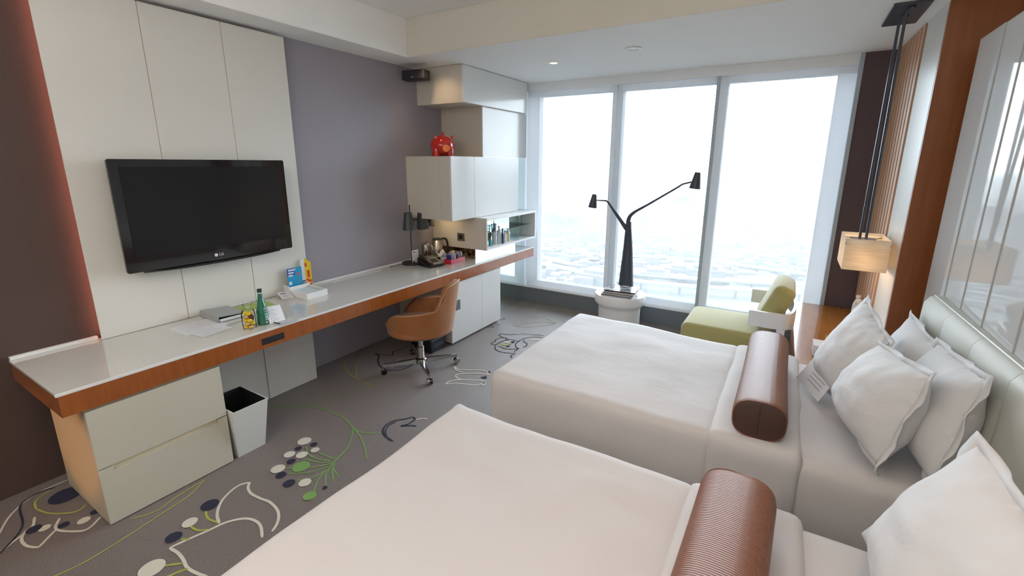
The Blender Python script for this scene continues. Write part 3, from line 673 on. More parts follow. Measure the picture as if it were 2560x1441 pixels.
# ------------------------------------------------------------------ beds
def cloth_box(bm, x0, x1, y0, y1, z0, z1, r, n=(44, 36, 10), amp=.006, fold=.012, seed=0, xo=None):
    """open-bottomed rounded box with soft cloth waves"""
    nx, ny, nz = n; t = bmesh.new()
    V = {}
    def pt(i, j, k):
        if (i, j, k) in V: return V[(i, j, k)]
        p = Vector((x0+(x1-x0)*i/nx, y0+(y1-y0)*j/ny, z0+(z1-z0)*k/nz))
        q = Vector((min(max(p.x, x0+r), x1-r), min(max(p.y, y0+r), y1-r), min(p.z, z1-r)))
        d = p-q
        nrm = d.normalized() if d.length > 1e-6 else Vector((0, 0, 1))
        if d.length > 1e-6: p = q+nrm*r if (abs(d.x) > 1e-6)+(abs(d.y) > 1e-6)+(abs(d.z) > 1e-6) > 1 else p
        s = noise.noise(Vector((p.x*2.3+seed, p.y*2.3, p.z*2.3)))*amp*1.6+noise.noise(Vector((p.x*6+seed, p.y*6, p.z*3)))*amp*.6
        side = max(0, min(1, (z1-p.z)/(z1-z0)))
        if side > .08 and abs(nrm.z) < .7:
            corner = math.exp(-(min(abs(p.x-x0), abs(p.x-x1))**2+min(abs(p.y-y0), abs(p.y-y1))**2)/.05)
            s += fold*corner*side*math.sin((math.atan2(nrm.y, nrm.x)*4+(p.x+p.y)*46))+fold*.35*side*math.sin(p.x*19+p.y*17+seed)
        V[(i, j, k)] = t.verts.new(p+nrm*s); return V[(i, j, k)]
    for i in range(nx):
        for j in range(ny): t.faces.new((pt(i, j, nz), pt(i+1, j, nz), pt(i+1, j+1, nz), pt(i, j+1, nz)))
    for k in range(nz):
        for i in range(nx):
            t.faces.new((pt(i, 0, k), pt(i+1, 0, k), pt(i+1, 0, k+1), pt(i, 0, k+1))); t.faces.new((pt(i, ny, k), pt(i, ny, k+1), pt(i+1, ny, k+1), pt(i+1, ny, k)))
        for j in range(ny):
            t.faces.new((pt(0, j, k), pt(0, j, k+1), pt(0, j+1, k+1), pt(0, j+1, k))); t.faces.new((pt(nx, j, k), pt(nx, j+1, k), pt(nx, j+1, k+1), pt(nx, j, k+1)))
    bmesh.ops.recalc_face_normals(t, faces=t.faces)
    return merge(bm, t)
def skew(bm, k, yref):   # far side tilts slightly (bed stands a touch askew)
    for v in bm.verts: v.co.y += k*(v.co.x+1.3)*max(0, min(1, (v.co.y-yref)/1.2))
def bed(label, xa, y0, y1, k, seed, peak):
    t = thing('bed', label, 'bed', (-.3, (y0+y1)/2, 0), None)
    obj('bed_base', B(xa+.08, .66, y0+.05, y1-.12, 0, .26), BEDBASE, t)
    bm = nb(); cloth_box(bm, xa+.06, .665, y0+.015, y1-.015, .24, .585, .05, (40, 30, 6), .004, .006, seed+3); skew(bm, k, y0); obj('mattress', bm, SHEET, t, smooth='all')
    bm = nb(); cloth_box(bm, xa, -.17, y0, y1, .035, .600, .045, (56, 44, 12), .007, .013, seed)
    skew(bm, k, y0)
    for v in bm.verts:   # raised corner of the cover
        dd = (v.co.x-xa)**2+(v.co.y-y1)**2
        v.co.z += peak*math.exp(-dd/.0012)
    obj('duvet', bm, SHEET, t, smooth='all')
    # turned-down band
    bm = nb(); cloth_box(bm, -.205, .170, y0-.008, y1+.008, .06, .612, .045, (16, 60, 12), .008, .012, seed+9); skew(bm, k, y0)
    obj('turned_down_band', bm, SHEET, t, smooth='all')
    return t
bed('white made bed nearer the window, with the shiny brown bolster', -1.385, 1.995, 3.285, -.075, 1, .006)
bed('white made bed in the foreground, with the orange brown bolster', -1.325, .33, 1.635, 0, 5, .022)

def bolster(label, x, y0, y1, z, w, h, ang):
    t = thing('bolster', label, 'bolster', (x, (y0+y1)/2, z)); mt = Matrix.Translation((x, (y0+y1)/2, z)) @ Matrix.Rotation(ang, 4, 'Z')
    L = (y1-y0)/2; bm = nb(); rings = []; N = 40; seg = 36
    def ring(y, s):
        out = []
        for k in range(seg):
            a = 2*PI*k/seg; c, sn = math.cos(a), math.sin(a); e = .72
            px = w/2*math.copysign(abs(c)**e, c)*s; pz = h/2+h/2*math.copysign(abs(sn)**e, sn)*s
            out.append(bm.verts.new((px, y, pz)))
        return out
    prof = [(-L, .94), (-L+.008, .985), (-L+.02, 1)]+[(-L+.02+(2*L-.04)*i/N, 1-.035*math.sin(PI*i/N)) for i in range(1, N)]+[(L-.02, 1), (L-.008, .985), (L, .94)]
    for y, s in prof: rings.append(ring(y, s))
    for a, b in zip(rings, rings[1:]):
        for k in range(seg): bm.faces.new((a[k], a[(k+1) % seg], b[(k+1) % seg], b[k]))
    bmesh.ops.transform(bm, matrix=mt, verts=bm.verts); obj('cover', bm, BOLST, t, smooth=50)
    for sy in (-1, 1):
        bm = nb(); a = ring(sy*L, .94); b = ring(sy*(L+.004), .80); bm.faces.new(b)
        for k in range(seg): bm.faces.new((a[k], a[(k+1) % seg], b[(k+1) % seg], b[k]))
        bmesh.ops.transform(bm, matrix=mt, verts=bm.verts); e = obj('end_panel', bm, BOLSTE, t, smooth=50)
        bm = nb(); box(bm, -.0015, .0015, sy*(L+.004)-.002, sy*(L+.004)+.002, h*.13, h*.87); bmesh.ops.transform(bm, matrix=mt, verts=bm.verts); obj('end_seam', bm, BLACK, e)
        bm = nb(); pts = []
        for k in range(seg+1):
            a_ = 2*PI*k/seg; c, sn = math.cos(a_), math.sin(a_)
            pts.append(mt @ Vector((w/2*math.copysign(abs(c)**.72, c)*.955, sy*L, h/2+h/2*math.copysign(abs(sn)**.72, sn)*.955)))
        tube(bm, pts, .003, 6, cap=False); obj('piping', bm, BOLST, e, smooth='all')
bolster('brown ribbed bolster on the bed nearer the window', -.012, 2.035, 3.0, .612, .215, .182, .01)
bolster('orange brown ribbed bolster on the foreground bed', -.045, .46, 1.475, .612, .226, .188, -.02)

def pillow(label, bl, br, tr_, tl, thick, seed=0, fl=.045, sag=0):
    """four corners of the pillow's middle sheet; flanged edge"""
    bl, br, tr_, tl = map(Vector, (bl, br, tr_, tl)); n = ((br-bl).cross(tl-bl)).normalized()
    t = thing('pillow', label, 'pillow', (bl+br)/2, 'pillows on the beds'); N = 26
    bm = nb()
    def P(u, v, w):
        a, b = (u+1)/2, (v+1)/2
        p = (bl*(1-a)+br*a)*(1-b)+(tl*(1-a)+tr_*a)*b
        return p+n*w
    def body(sgn):
        g = []
        for i in range(N+1):
            row = []
            for j in range(N+1):
                u, v = -1+2*i/N, -1+2*j/N
                pu = u*(1-.035*(1-v*v)); pv = v*(1-.035*(1-u*u))
                f = max(0, (1-abs(u)**2.3)*(1-abs(v)**2.3))**.62
                w = sgn*thick/2*f*(1.12-.22*v)
                wr = noise.noise(Vector((u*2.2+seed, v*2.2, sgn*3)))*.014*f+noise.noise(Vector((u*7+seed, v*3, sgn*3)))*.006*(1-f*.5)
                row.append(bm.verts.new(P(pu*.975, pv*.965, w+sgn*wr)))
            g.append(row)
        for i in range(N):
            for j in range(N): bm.faces.new((g[i][j], g[i+1][j], g[i+1][j+1], g[i][j+1]))
        return g
    body(1); body(-1)
    bmesh.ops.remove_doubles(bm, verts=bm.verts, dist=.0012)
    obj('pillow_body', bm, SHEET2, t, smooth='all')
    bm = nb(); g = []; K = 56; w0 = .04
    for i in range(K*4):
        s = i/K; side = int(s) % 4; q = (s % 1)*2-1
        u, v = [(q, -1), (1, q), (-q, 1), (-1, -q)][side]
        row = []
        for e, sc in ((0, .94), (.5, 1.0), (1, 1.065)):
            pinch = 1-.033*(1-q*q)
            uu, vv = (u*sc*(pinch if side in (1, 3) else 1), v*sc*(pinch if side in (0, 2) else 1))
            wv = e*.009*math.sin(q*7+seed*2+side)+e*.007*noise.noise(Vector((q*5, side+seed, 1)))
            row.append(bm.verts.new(P(uu, vv, wv)))
        g.append(row)
    for i in range(len(g)):
        a, b = g[i], g[(i+1) % len(g)]
        for j in range(2): bm.faces.new((a[j], b[j], b[j+1], a[j+1]))
    t3 = obj('flange', bm, SHEET2, t, smooth='all')
    md = t3.modifiers.new('thickness', 'SOLIDIFY'); md.thickness = .004
    return t
pillow('upright white pillow in the back row beside the window table', (.54, 2.50, .63), (.54, 3.08, .63), (.625, 3.08, 1.00), (.640, 2.48, .99), .17, 1)
pillow('upright white pillow against the headboard, behind the big middle one', (.565, 2.00, .63), (.555, 2.60, .63), (.640, 2.60, 1.01), (.650, 2.04, 1.07), .20, 2)
pillow('white pillow with a paper card leaning on it, front row of the far bed', (.330, 2.47, .64), (.21, 2.92, .64), (.41, 3.02, 1.07), (.455, 2.50, 1.00), .18, 3)
pillow('large white pillow in the middle of the far bed, front row', (.405, 2.01, .64), (.310, 2.56, .64), (.425, 2.53, .98), (.510, 2.03, 1.05), .23, 4)
pillow('white pillow filling the lower right corner, foreground bed', (.35, .98, .64), (.335, 1.59, .64), (.51, 1.56, 1.06), (.535, .98, 1.06), .20, 5)
pillow('white pillow against the headboard behind the corner pillow', (.54, .98, .63), (.53, 1.50, .63), (.665, 1.50, 1.00), (.675, .98, 1.00), .14, 6)
pillow('white pillow nearest the camera on the foreground bed, partly out of view', (.36, .36, .64), (.36, .94, .64), (.55, .94, 1.05), (.56, .36, 1.05), .19, 7)

# paper card leaning on the far pillow
t = thing('paper_card', 'white printed paper card leaning against the far front pillow', 'card', (.17, 2.72, .62))
a, b, c, d = Vector((.235, 2.545, .618)), Vector((.140, 2.80, .618)), Vector((.215, 2.83, .755)), Vector((.300, 2.575, .755))
bm = nb(); nn = ((b-a).cross(d-a)).normalized()*.0008
vs = [bm.verts.new(p+nn) for p in (a, b, c, d)]+[bm.verts.new(p-nn) for p in (a, b, c, d)]
for f in ((0, 1, 2, 3), (4, 5, 6, 7), (0, 1, 5, 4), (1, 2, 6, 5), (2, 3, 7, 6), (3, 0, 4, 7)): bm.faces.new([vs[i] for i in f])
obj('sheet', bm, PAPER, t)
sgn = 1 if nn.x < 0 else -1
for k in range(5):
    v0 = .25+k*.13; p = a*(1-v0)+d*v0; q = b*(1-v0)+c*v0; p, q = p*.85+q*.15, p*.3+q*.7
    bm = nb(); up = (d-a).normalized()*.006; o_ = nn*sgn*1.6
    bm.faces.new([bm.verts.new(w+o_) for w in (p, q, q+up, p+up)]); obj('printed_line', bm, PRINT, t)

# ------------------------------------------------------------------ headboard and glossy wall panels
def hx(y): return .770-.032*y
def sx_(y): return .800-.015*y
t = thing('wall_panelling', 'glossy white wall panels above the headboard reflecting the window', 'wall panel', (.86, 1.2, .3))
obj('backing', quadblock(-.60, 3.49, sx_(-.6)+.026, sx_(3.49)+.026, .949, 1.102, 2.42), JOINT, t)
ys = [-.54, -.235, .07, .375, .68, .985, 1.29, 1.60, 1.93, 2.277, 2.60, 2.88, 3.147, 3.50]
for a, b in zip(ys, ys[1:]):
    m_ = sx_((a+b)/2); obj('panel', quadblock(a+.0025, b-.0025, m_, m_, m_+.022, .3 if b > 3.2 else 1.1015, 2.425), PANELW, t)
hb = thing('headboard', 'long ivory leather headboard with stitched seams and a flat top ledge', 'headboard', (.76, 1.3, .2))
def hsec(y, bulge):
    x = hx(y); X = sx_(y)+.020
    return [(X, .20), (x+.045, .20), (x+.012-bulge, .5), (x-bulge, .80), (x+.004-bulge, 1.0), (x+.008, 1.06), (x+.028, 1.092), (x+.050, 1.10), (X, 1.10)]
def pad(y0, y1):
    bm = nb(); rings = []
    for k in range(7):
        u = k/6; y = y0+(y1-y0)*u; rings.append([bm.verts.new((px, y, pz)) for px, pz in hsec(y, .014*(1-(2*u-1)**4))])
    for a, b in zip(rings, rings[1:]):
        for j in range(len(a)): bm.faces.new((a[j], a[(j+1) % len(a)], b[(j+1) % len(a)], b[j]))
    bm.faces.new(rings[0]); bm.faces.new(rings[-1]); return bm
ye = [-.5, -.1, .25, .62, 1.0, 1.36, 1.72, 2.08, 2.44, 2.80, 3.14]
for a, b in zip(ye, ye[1:]): obj('leather_pad', pad(a+.0015, b-.0015), HEADB, hb, smooth=50)
bm = nb(); tube(bm, [(hx(y)+.046, y, 1.1005) for y in (-.5, 1.3, 3.138)], .0035, 6); obj('edge_piping', bm, mat('ivory_piping', (.74, .74, .70), .4), hb, smooth=True)

# ------------------------------------------------------------------ pendant lamp
pl = thing('pendant_lamp', 'square linen pendant lamp on two dark rods beside the bed', 'lamp', (.465, 3.95, 1.07))
bm = nb(); bpp = rect_round(.368, .545, 3.615, 4.10, .004, 2); prism(bm, bpp, .014, Matrix.Translation((0, 0, ZC-.0145))); obj('ceiling_plate', bm, PENDM, pl)
for k, (p, q, s) in enumerate((((.435, 3.88), (.434, 3.90), 0), ((.440, 3.70), (.458, 3.80), 1))):
    bm = nb(); tube(bm, spline([(p[0]+.03, p[1]-.05, ZC-.022), (p[0]+.006, p[1]-.012, ZC-.026), (p[0], p[1], ZC-.05)], 4)+[Vector((q[0], q[1], 1.262))], .0085, 8); obj('rod', bm, PENDM, pl, smooth=True)
X0, X1, Y0s, Y1s, Z0s, Z1s = .348, .592, 3.765, 4.15, 1.075, 1.29
bm = nb()
for (a, b) in (((X0, Y0s), (X1, Y0s)), ((X1, Y0s), (X1, Y1s)), ((X1, Y1s), (X0, Y1s)), ((X0, Y1s), (X0, Y0s))):
    bm.faces.new([bm.verts.new((a[0], a[1], Z0s)), bm.verts.new((b[0], b[1], Z0s)), bm.verts.new((b[0], b[1], Z1s)), bm.verts.new((a[0], a[1], Z1s))])
bmesh.ops.remove_doubles(bm, verts=bm.verts, dist=.0005)
so = obj('lamp_shade', bm, SHADE, pl); md = so.modifiers.new('thickness', 'SOLIDIFY'); md.thickness = .003
bm = nb(); box(bm, X0+.05, X1-.05, Y0s+.05, Y1s-.05, 1.252, 1.262); obj('top_baffle', bm, mat('grey_baffle', (.22, .20, .19), .5), pl)
bm = nb()
for p, q in (((X0, Y0s), (X1, Y1s)), ((X0, Y1s), (X1, Y0s))): tube(bm, [(p[0], p[1], 1.257), (q[0], q[1], 1.257)], .003, 6)
obj('shade_frame', bm, PENDM, pl)
for y in (3.86, 4.05):
    bm = nb(); bmesh.ops.create_uvsphere(bm, u_segments=14, v_segments=8, radius=.024, matrix=Matrix.Translation((.47, y, 1.16))); obj('bulb', bm, BULB, pl, smooth='all')
    light('pendant_bulb_light', 'POINT', (.47, y, 1.115), .62, (1, .72, .46), .02)

# ------------------------------------------------------------------ window table and things on it
t = thing('side_table', 'long honey coloured wooden table along the slatted wall', 'table', (.36, 4.1, 0))
bm = nb(); prism(bm, [(.150, 3.30), (.605, 3.34), (.588, 4.935), (.118, 4.935)], .030, Matrix.Translation((0, 0, .47))); obj('tabletop', bm, WOODT, t)
bm = nb(); prism(bm, [(.175, 3.35), (.595, 3.37), (.580, 4.90), (.145, 4.90)], .40, Matrix.Translation((0, 0, .07))); obj('body', bm, WOODV, t)
bm = nb(); box(bm, .22, .56, 3.4, 4.85, 0, .07); obj('toe_kick', bm, BLACK, t)
bottle_t = thing('water_bottle', 'clear water bottle with white cap on the wooden table', 'bottle', (.545, 4.30, .50))
bm = nb(); lathe(bm, [(.030, 0), (.033, .01), (.033, .14), (.028, .17), (.015, .20), (.015, .225)], (.545, 4.30, .50), 18); obj('bottle_body', bm, PALE, bottle_t, smooth=50)
bm = nb(); lathe(bm, [(.0335, .05), (.0338, .052), (.0338, .12), (.0335, .122)], (.545, 4.30, .50), 18, cap=False); obj('label_band', bm, mat('brown_label', (.25, .05, .04), .4), bottle_t, smooth=50)
bm = nb(); cyl(bm, (.545, 4.30, .7252), .018, .022, 14); obj('cap', bm, WHITE, bottle_t, smooth=50)
wb2 = thing('water_bottle', 'second clear bottle close to the slats on the wooden table', 'bottle', (.555, 4.42, .50))
bm = nb(); lathe(bm, [(.030, 0), (.033, .01), (.033, .16), (.028, .19), (.014, .22), (.014, .235)], (.555, 4.42, .50), 18); obj('bottle_body', bm, PALE, wb2, smooth=50)
bm = nb(); cyl(bm, (.555, 4.42, .7352), .017, .018, 14); obj('cap', bm, WHITE, wb2, smooth=50)
t = thing('tissue_box', 'small white box with teal emblem on the wooden table', 'box', (.31, 3.57, .50))
bm = nb(); box(bm, .245, .355, 3.52, 3.66, .5005, .578, bev=.003); obj('carton', bm, PAPER, t)
bm = nb(); cyl(bm, (0, 0, 0), .020, .001, 20); bmesh.ops.transform(bm, matrix=Matrix.Translation((.29, 3.5198, .55)) @ Matrix.Rotation(PI/2, 4, 'X') @ Matrix.Diagonal((1.2, .7, 1, 1)), verts=bm.verts); obj('emblem', bm, TEALB, t)
obj('dark_slot', B(.262, .30, 3.518, 3.5198, .512, .520), CHOC, t)
t = thing('wooden_stick', 'thin pale stick standing upright beside the white box', 'stick', (.315, 3.70, .50))
bm = nb(); tube(bm, [(.325, 3.73, .5005), (.327, 3.735, .60)], .003, 8); obj('shaft', bm, mat('pale_wood', (.62, .50, .28), .5), t); bm = nb(); cyl(bm, (.325, 3.73, .5001), .012, .006, 12); obj('foot', bm, mat('pale_wood_foot', (.62, .50, .28), .5), t)

# ------------------------------------------------------------------ armchair
ac = thing('armchair', 'pale lime low armchair with a curved white arm band by the window', 'armchair', (-.3, 4.25, 0))
def puff(bm, x0, x1, y0, y1, z0, z1, r, amp=.0):
    t = bmesh.new(); box(t, x0, x1, y0, y1, z0, z1, bev=r, seg=5); return t
bm = nb(); merge(bm, puff(None, -.705, -.075, 3.945, 4.57, .235, .430, .055)); obj('seat_cushion', bm, LIME, ac, smooth=60)
bm = nb(); mt = Matrix.Translation((-.03, 4.26, .60)) @ Matrix.Rotation(math.radians(22), 4, 'Y')
merge(bm, puff(None, -.085, .075, -.27, .27, -.15, .25, .060), mt); obj('back_cushion', bm, LIME, ac, smooth=60)
bm = nb(); pth = []
for p in [(-.185, 3.905), (-.05, 3.900), (.03, 3.905)]: pth.append(p)
for k in range(9):
    a = -PI/2+PI*k/8; pth.append((.055+.075*math.cos(a), 4.26+.355*math.sin(a)) if k else (.055, 3.905))
pth += [(.03, 4.615), (-.215, 4.615)]
P = spline([(x, y, 0) for x, y in pth], 3); n = len(P); rows = []
for i, p in enumerate(P):
    d = (P[min(i+1, n-1)]-P[max(i-1, 0)]).normalized(); s = Vector((d.y, -d.x, 0))*.011
    rows.append([bm.verts.new(p+s+Vector((0, 0, .525))), bm.verts.new(p-s+Vector((0, 0, .525))), bm.verts.new(p-s+Vector((0, 0, .650))), bm.verts.new(p+s+Vector((0, 0, .650)))])
for a, b in zip(rows, rows[1:]):
    for k in range(4): bm.faces.new((a[k], a[(k+1) % 4], b[(k+1) % 4], b[k]))
bm.faces.new(rows[0]); bm.faces.new(rows[-1]); obj('arm_band', bm, WHITE, ac, smooth=40)
for x, y in ((.020, 3.895), (.020, 4.604)): obj('leg', B(x, x+.055, y, y+.022, 0, .526, bev=.003), WHITE, ac)
for x, y in ((-.62, 3.98), (-.62, 4.50)): obj('leg', B(x, x+.045, y, y+.022, 0, .19, bev=.003), WHITE, ac)
obj('seat_frame', B(-.66, .060, 3.92, 4.60, .188, .234, bev=.004), WHITE, ac)

# ------------------------------------------------------------------ drum table, magazines, floor lamp
t = thing('drum_table', 'round white drum side table holding magazines', 'table', (-1.43, 4.49, 0))
bm = nb(); lathe(bm, [(.215, .0), (.215, .30), (.222, .325), (.245, .350), (.257, .362), (.260, .375), (.260, .445), (.256, .450)], (-1.43, 4.49, 0), 56); obj('drum_body', bm, WHITE, t, smooth=50)
bm = nb(); cyl(bm, (-1.43, 4.49, .4501), .254, .002, 56); obj('tabletop', bm, mat('white_gloss_top', (.82, .82, .82), .12, coat=.5), t, smooth=50)
MG = 'magazines on the drum table'
for k, (dx, dy, a, z, m, lab) in enumerate(((0, -.012, .03, .4525, mat('pale_blue_cover', (.55, .62, .70), .25, coat=.4), 'lowest magazine of the stack on the drum table'),
        (.008, 0, .07, .4705, mat('ivory_cover', (.72, .70, .68), .25, coat=.4), 'middle magazine of the stack on the drum table'),
        (.012, .03, .10, .4885, mat('grey_cover', (.60, .62, .63), .22, coat=.5, var=(22, .05, (.16, .16, .17))), 'topmost magazine with a grey patterned cover'))):
    g = thing('magazine', lab, 'magazine', (-1.42+dx, 4.45+dy, z), MG); mt = Matrix.Translation((-1.42+dx, 4.45+dy, z)) @ Matrix.Rotation(a, 4, 'Z')
    bm = nb(); t2 = nb(); box(t2, -.158, .158, -.120, .120, 0, .0022); box(t2, -.158, .158, -.120, .120, .0150, .0172); box(t2, -.160, -.158, -.120, .120, 0, .0172); merge(bm, t2, mt); obj('cover', bm, m, g)
    bm = nb(); t2 = nb(); box(t2, -.157, .154, -.116, .116, .0023, .0149); merge(bm, t2, mt); obj('pages', bm, INK if k == 2 else mat('page_edges', (.16, .15, .14), .7), g)
YL = 4.855
fl = thing('floor_lamp', 'tall black tree shaped floor lamp with two spot heads', 'lamp', (-1.47, YL, 0))
bm = nb(); tube(bm, [(-1.487, YL, 0), (-1.487, YL, .2), (-1.485, YL, .45), (-1.487, YL, .85), (-1.497, YL, 1.10), (-1.497, YL, 1.16)], [.118, .104, .082, .052, .032, .028], 20)
obj('trunk', bm, DGREY, fl, smooth=50)
bm = nb(); tube(bm, spline([(-1.497, YL, 1.10), (-1.500, YL, 1.185), (-1.455, YL, 1.255), (-1.30, YL, 1.355)], 6)+[Vector((-1.01, YL, 1.545)), Vector((-.97, YL, 1.575)), Vector((-.885, YL, 1.60))], [.027]*18+[.020, .012, .010, .008][0:4] if False else [.027-.0009*i for i in range(22)], 12); obj('long_arm', bm, DGREY, fl, smooth=50)
bm = nb(); tube(bm, [(-1.500, YL, 1.06), (-1.56, YL, 1.13), (-1.74, YL, 1.355), (-1.765, YL, 1.372), (-1.88, YL, 1.372)], [.026, .022, .012, .009, .006], 12); obj('short_arm', bm, DGREY, fl, smooth=50)
def head(cx, cz, h, r0, r1, tilt, nm='lamp_head'):
    bm = nb(); lathe(bm, [(r1, -h/2), (r0, h/2)], (0, 0, 0), 24); bmesh.ops.transform(bm, matrix=Matrix.Translation((cx, YL, cz)) @ Matrix.Rotation(tilt, 4, 'Y'), verts=bm.verts)
    o = obj(nm, bm, DGREY, fl, smooth=50)
    bm = nb(); lathe(bm, [(r1*.85, 0), (r1*.8, .002)], (0, 0, -h/2-.0022), 24); bmesh.ops.transform(bm, matrix=Matrix.Translation((cx, YL, cz)) @ Matrix.Rotation(tilt, 4, 'Y'), verts=bm.verts); obj('lens', bm, mat('frosted_lens', (.75, .78, .80), .2), o)
head(-.842, 1.615, .160, .027, .056, math.radians(6)); head(-1.915, 1.365, .150, .023, .049, math.radians(7))

# ------------------------------------------------------------------ ceiling fittings
def spotfit(x, y, z, label, lit=True, r=.052):
    t = thing('ceiling_downlight', label, 'ceiling light', (x, y, z-.012), 'round recessed ceiling fittings')
    bm = nb(); lathe(bm, [(r, 0), (r, -.006), (r*.7, -.008), (r*.62, -.002)], (x, y, z-.001), 28, cap=False); obj('trim_ring', bm, WHITE, t, smooth=50)
    bm = nb(); cyl(bm, (x, y, z-.0045), r*.6, .003, 24); obj('lens', bm, SPOTM if lit else WHITE, t)
spotfit(-2.061, 4.076, ZC, 'lit round recessed spotlight in the ceiling near the cabinets')
spotfit(-1.258, 3.92, ZC, 'white round smoke detector in the middle of the lowered ceiling', False, .065)
light('window_ceiling_spot', 'SPOT', (-2.061, 4.076, ZC-.02), 18, WARM, .03, spot=math.radians(60), blend=.9)

# ------------------------------------------------------------------ things on the desk
ZD = .7503
def flat(name, label, cat, corners, z, m, h=.0008, group=None, lines=0, linem=None):
    t = thing(name, label, cat, (*corners[0], z), group)
    bm = nb(); prism(bm, corners, h, Matrix.Translation((0, 0, z))); s = obj('sheet', bm, m, t)
    c = [Vector((*p, 0)) for p in corners]
    for k in range(lines):
        v = .12+.76*k/max(1, lines-1); p = c[0]*(1-v)+c[3]*v; q = c[1]*(1-v)+c[2]*v
        ln = .55+.3*random.random(); p2, q2 = p*.9+q*.1, p*(.9-ln)+q*(.1+ln); w = (c[3]-c[0]).normalized()*.0035
        bm = nb(); bm.faces.new([bm.verts.new((a.x, a.y, z+h+.0003)) for a in (p2, q2, q2+w, p2+w)]); obj('printed_line', bm, linem or PRINT, s)
    return t
flat('paper_sheet', 'white printed sheet under the grey binder on the desk', 'paper', [(-3.24, 1.18), (-3.245, 1.40), (-3.02, 1.42), (-3.01, 1.18)], ZD, PAPER, lines=9)
flat('paper_sheet', 'white sheet lying askew below the grey binder', 'paper', [(-3.06, 1.20), (-3.10, 1.395), (-2.92, 1.40), (-2.90, 1.22)], ZD+.0012, PAPER, lines=5)
# binder
t = thing('ring_binder', 'grey ring binder lying on papers at the left of the desk', 'binder', (-3.2, 1.48, ZD+.0022))
mt = Matrix.Translation((-3.205, 1.487, ZD+.0024)) @ Matrix.Rotation(math.radians(-2), 4, 'Z')
bm = nb(); t2 = nb(); box(t2, -.125, .125, -.085, .085, 0, .003); box(t2, -.125, .125, -.088, -.084, 0, .040)
vs = [t2.verts.new(p) for p in ((-.125, -.085, .037), (.125, -.085, .037), (.125, .085, .026), (-.125, .085, .026), (-.125, -.085, .040), (.125, -.085, .040), (.125, .085, .029), (-.125, .085, .029))]
for f in ((0, 1, 2, 3), (4, 5, 6, 7), (0, 1, 5, 4), (1, 2, 6, 5), (2, 3, 7, 6), (3, 0, 4, 7)): t2.faces.new([vs[i] for i in f])
merge(bm, t2, mt); obj('cover', bm, BINDER, t)
bm = nb(); t2 = nb(); box(t2, -.115, .115, -.075, .078, .0035, .020); merge(bm, t2, mt); obj('pages', bm, PAPER, t)
bm = nb(); t2 = nb(); box(t2, -.117, .118, -.078, .080, .0205, .0235); merge(bm, t2, mt); obj('divider', bm, BLACK, t)
# green folder
t = thing('notebook', 'lime green notebook behind the green bottle', 'notebook', (-3.2, 1.69, ZD))
mt = Matrix.Translation((-3.205, 1.70, ZD)) @ Matrix.Rotation(math.radians(-5), 4, 'Z')
bm = nb(); t2 = nb(); box(t2, -.080, .080, -.105, .105, 0, .0018); box(t2, -.080, .080, -.105, .105, .0145, .0163); box(t2, -.080, .080, -.107, -.104, 0, .0163); merge(bm, t2, mt); obj('cover', bm, GREENN, t)
bm = nb(); t2 = nb(); box(t2, -.077, .077, -.103, .102, .002, .0143); merge(bm, t2, mt); obj('pages', bm, PAPER, t)
# sweets
sw = thing('sweet_bag', 'clear bag of yellow and brown sweets beside the green bottle', 'sweets', (-2.83, 1.455, ZD))
random.seed(3)
for k in range(5):
    for j in range(3):
        a = j*2.1+k*.9; x, y, z = -2.832+.017*math.cos(a), 1.455+.017*math.sin(a), ZD+.012+k*.0215
        bm = nb(); bmesh.ops.create_uvsphere(bm, u_segments=12, v_segments=8, radius=1, matrix=Matrix.Translation((x, y, z)) @ Matrix.Rotation(a, 4, 'Z') @ Matrix.Diagonal((.017, .015, .0115, 1)))
        obj('sweet', bm, [CANDYB, CANDY, CHOC, CANDYB, CANDY][(k+j*2) % 5], sw, smooth='all')
bm = nb(); lathe(bm, [(.036, 0), (.039, .03), (.038, .09), (.034, .115), (.016, .135), (.012, .142), (.022, .150), (.034, .172)], (-2.832, 1.455, ZD), 18, cap=False)
for v in bm.verts: v.co += Vector((noise.noise(v.co*60), noise.noise(v.co*60+Vector((5, 0, 0))), 0))*.004
obj('clear_wrap', bm, thin_glass('cellophane', (.97, .98, .98), 1.12), sw, smooth='all')
bm = nb(); tube(bm, [(-2.832+.0145*math.cos(a*PI/6), 1.455+.0145*math.sin(a*PI/6), ZD+.140) for a in range(13)], .0016, 6); obj('tie', bm, WHITE, sw)
# green bottle
gb = thing('green_bottle', 'green glass water bottle with white lettering on the desk', 'bottle', (-2.835, 1.543, ZD))
bm = nb(); lathe(bm, [(.030, 0), (.034, .006), (.035, .05), (.033, .095), (.026, .140), (.017, .180), (.0135, .205), (.0135, .222)], (-2.835, 1.543, ZD), 28); obj('bottle_body', bm, BOTG, gb, smooth=50)
bm = nb(); cyl(bm, (-2.835, 1.543, ZD+.2285), .0145, .022, 18); obj('cap', bm, mat('dark_green_cap', (.01, .05, .035), .35), gb, smooth=50)
bm = nb(); cyl(bm, (-2.835, 1.543, ZD+.2222), .0138, .006, 18); obj('neck_ring', bm, PAPER, gb, smooth=50)
dirv = Vector((0-(-2.835), 0-1.543, 0)).normalized(); sd = Vector((-dirv.y, dirv.x, 0)); dv = (dirv*.80+sd*.60).normalized()
WL = mat('white_letter', (.85, .88, .88), .5)
for k, chx in enumerate('BADOIT'):
    hgt = .018+k*.0195; rr = .0352 if hgt < .06 else .0352-(hgt-.06)*.075
    n_ = dv; o_ = Vector((-2.835, 1.543, ZD+hgt))+n_*rr
    text('letter', chx, .022, frame(o_, (0, 0, 1), n_.cross(Vector((0, 0, 1)))), WL, gb, .0008)
gb.scale = (1, 1, .93)
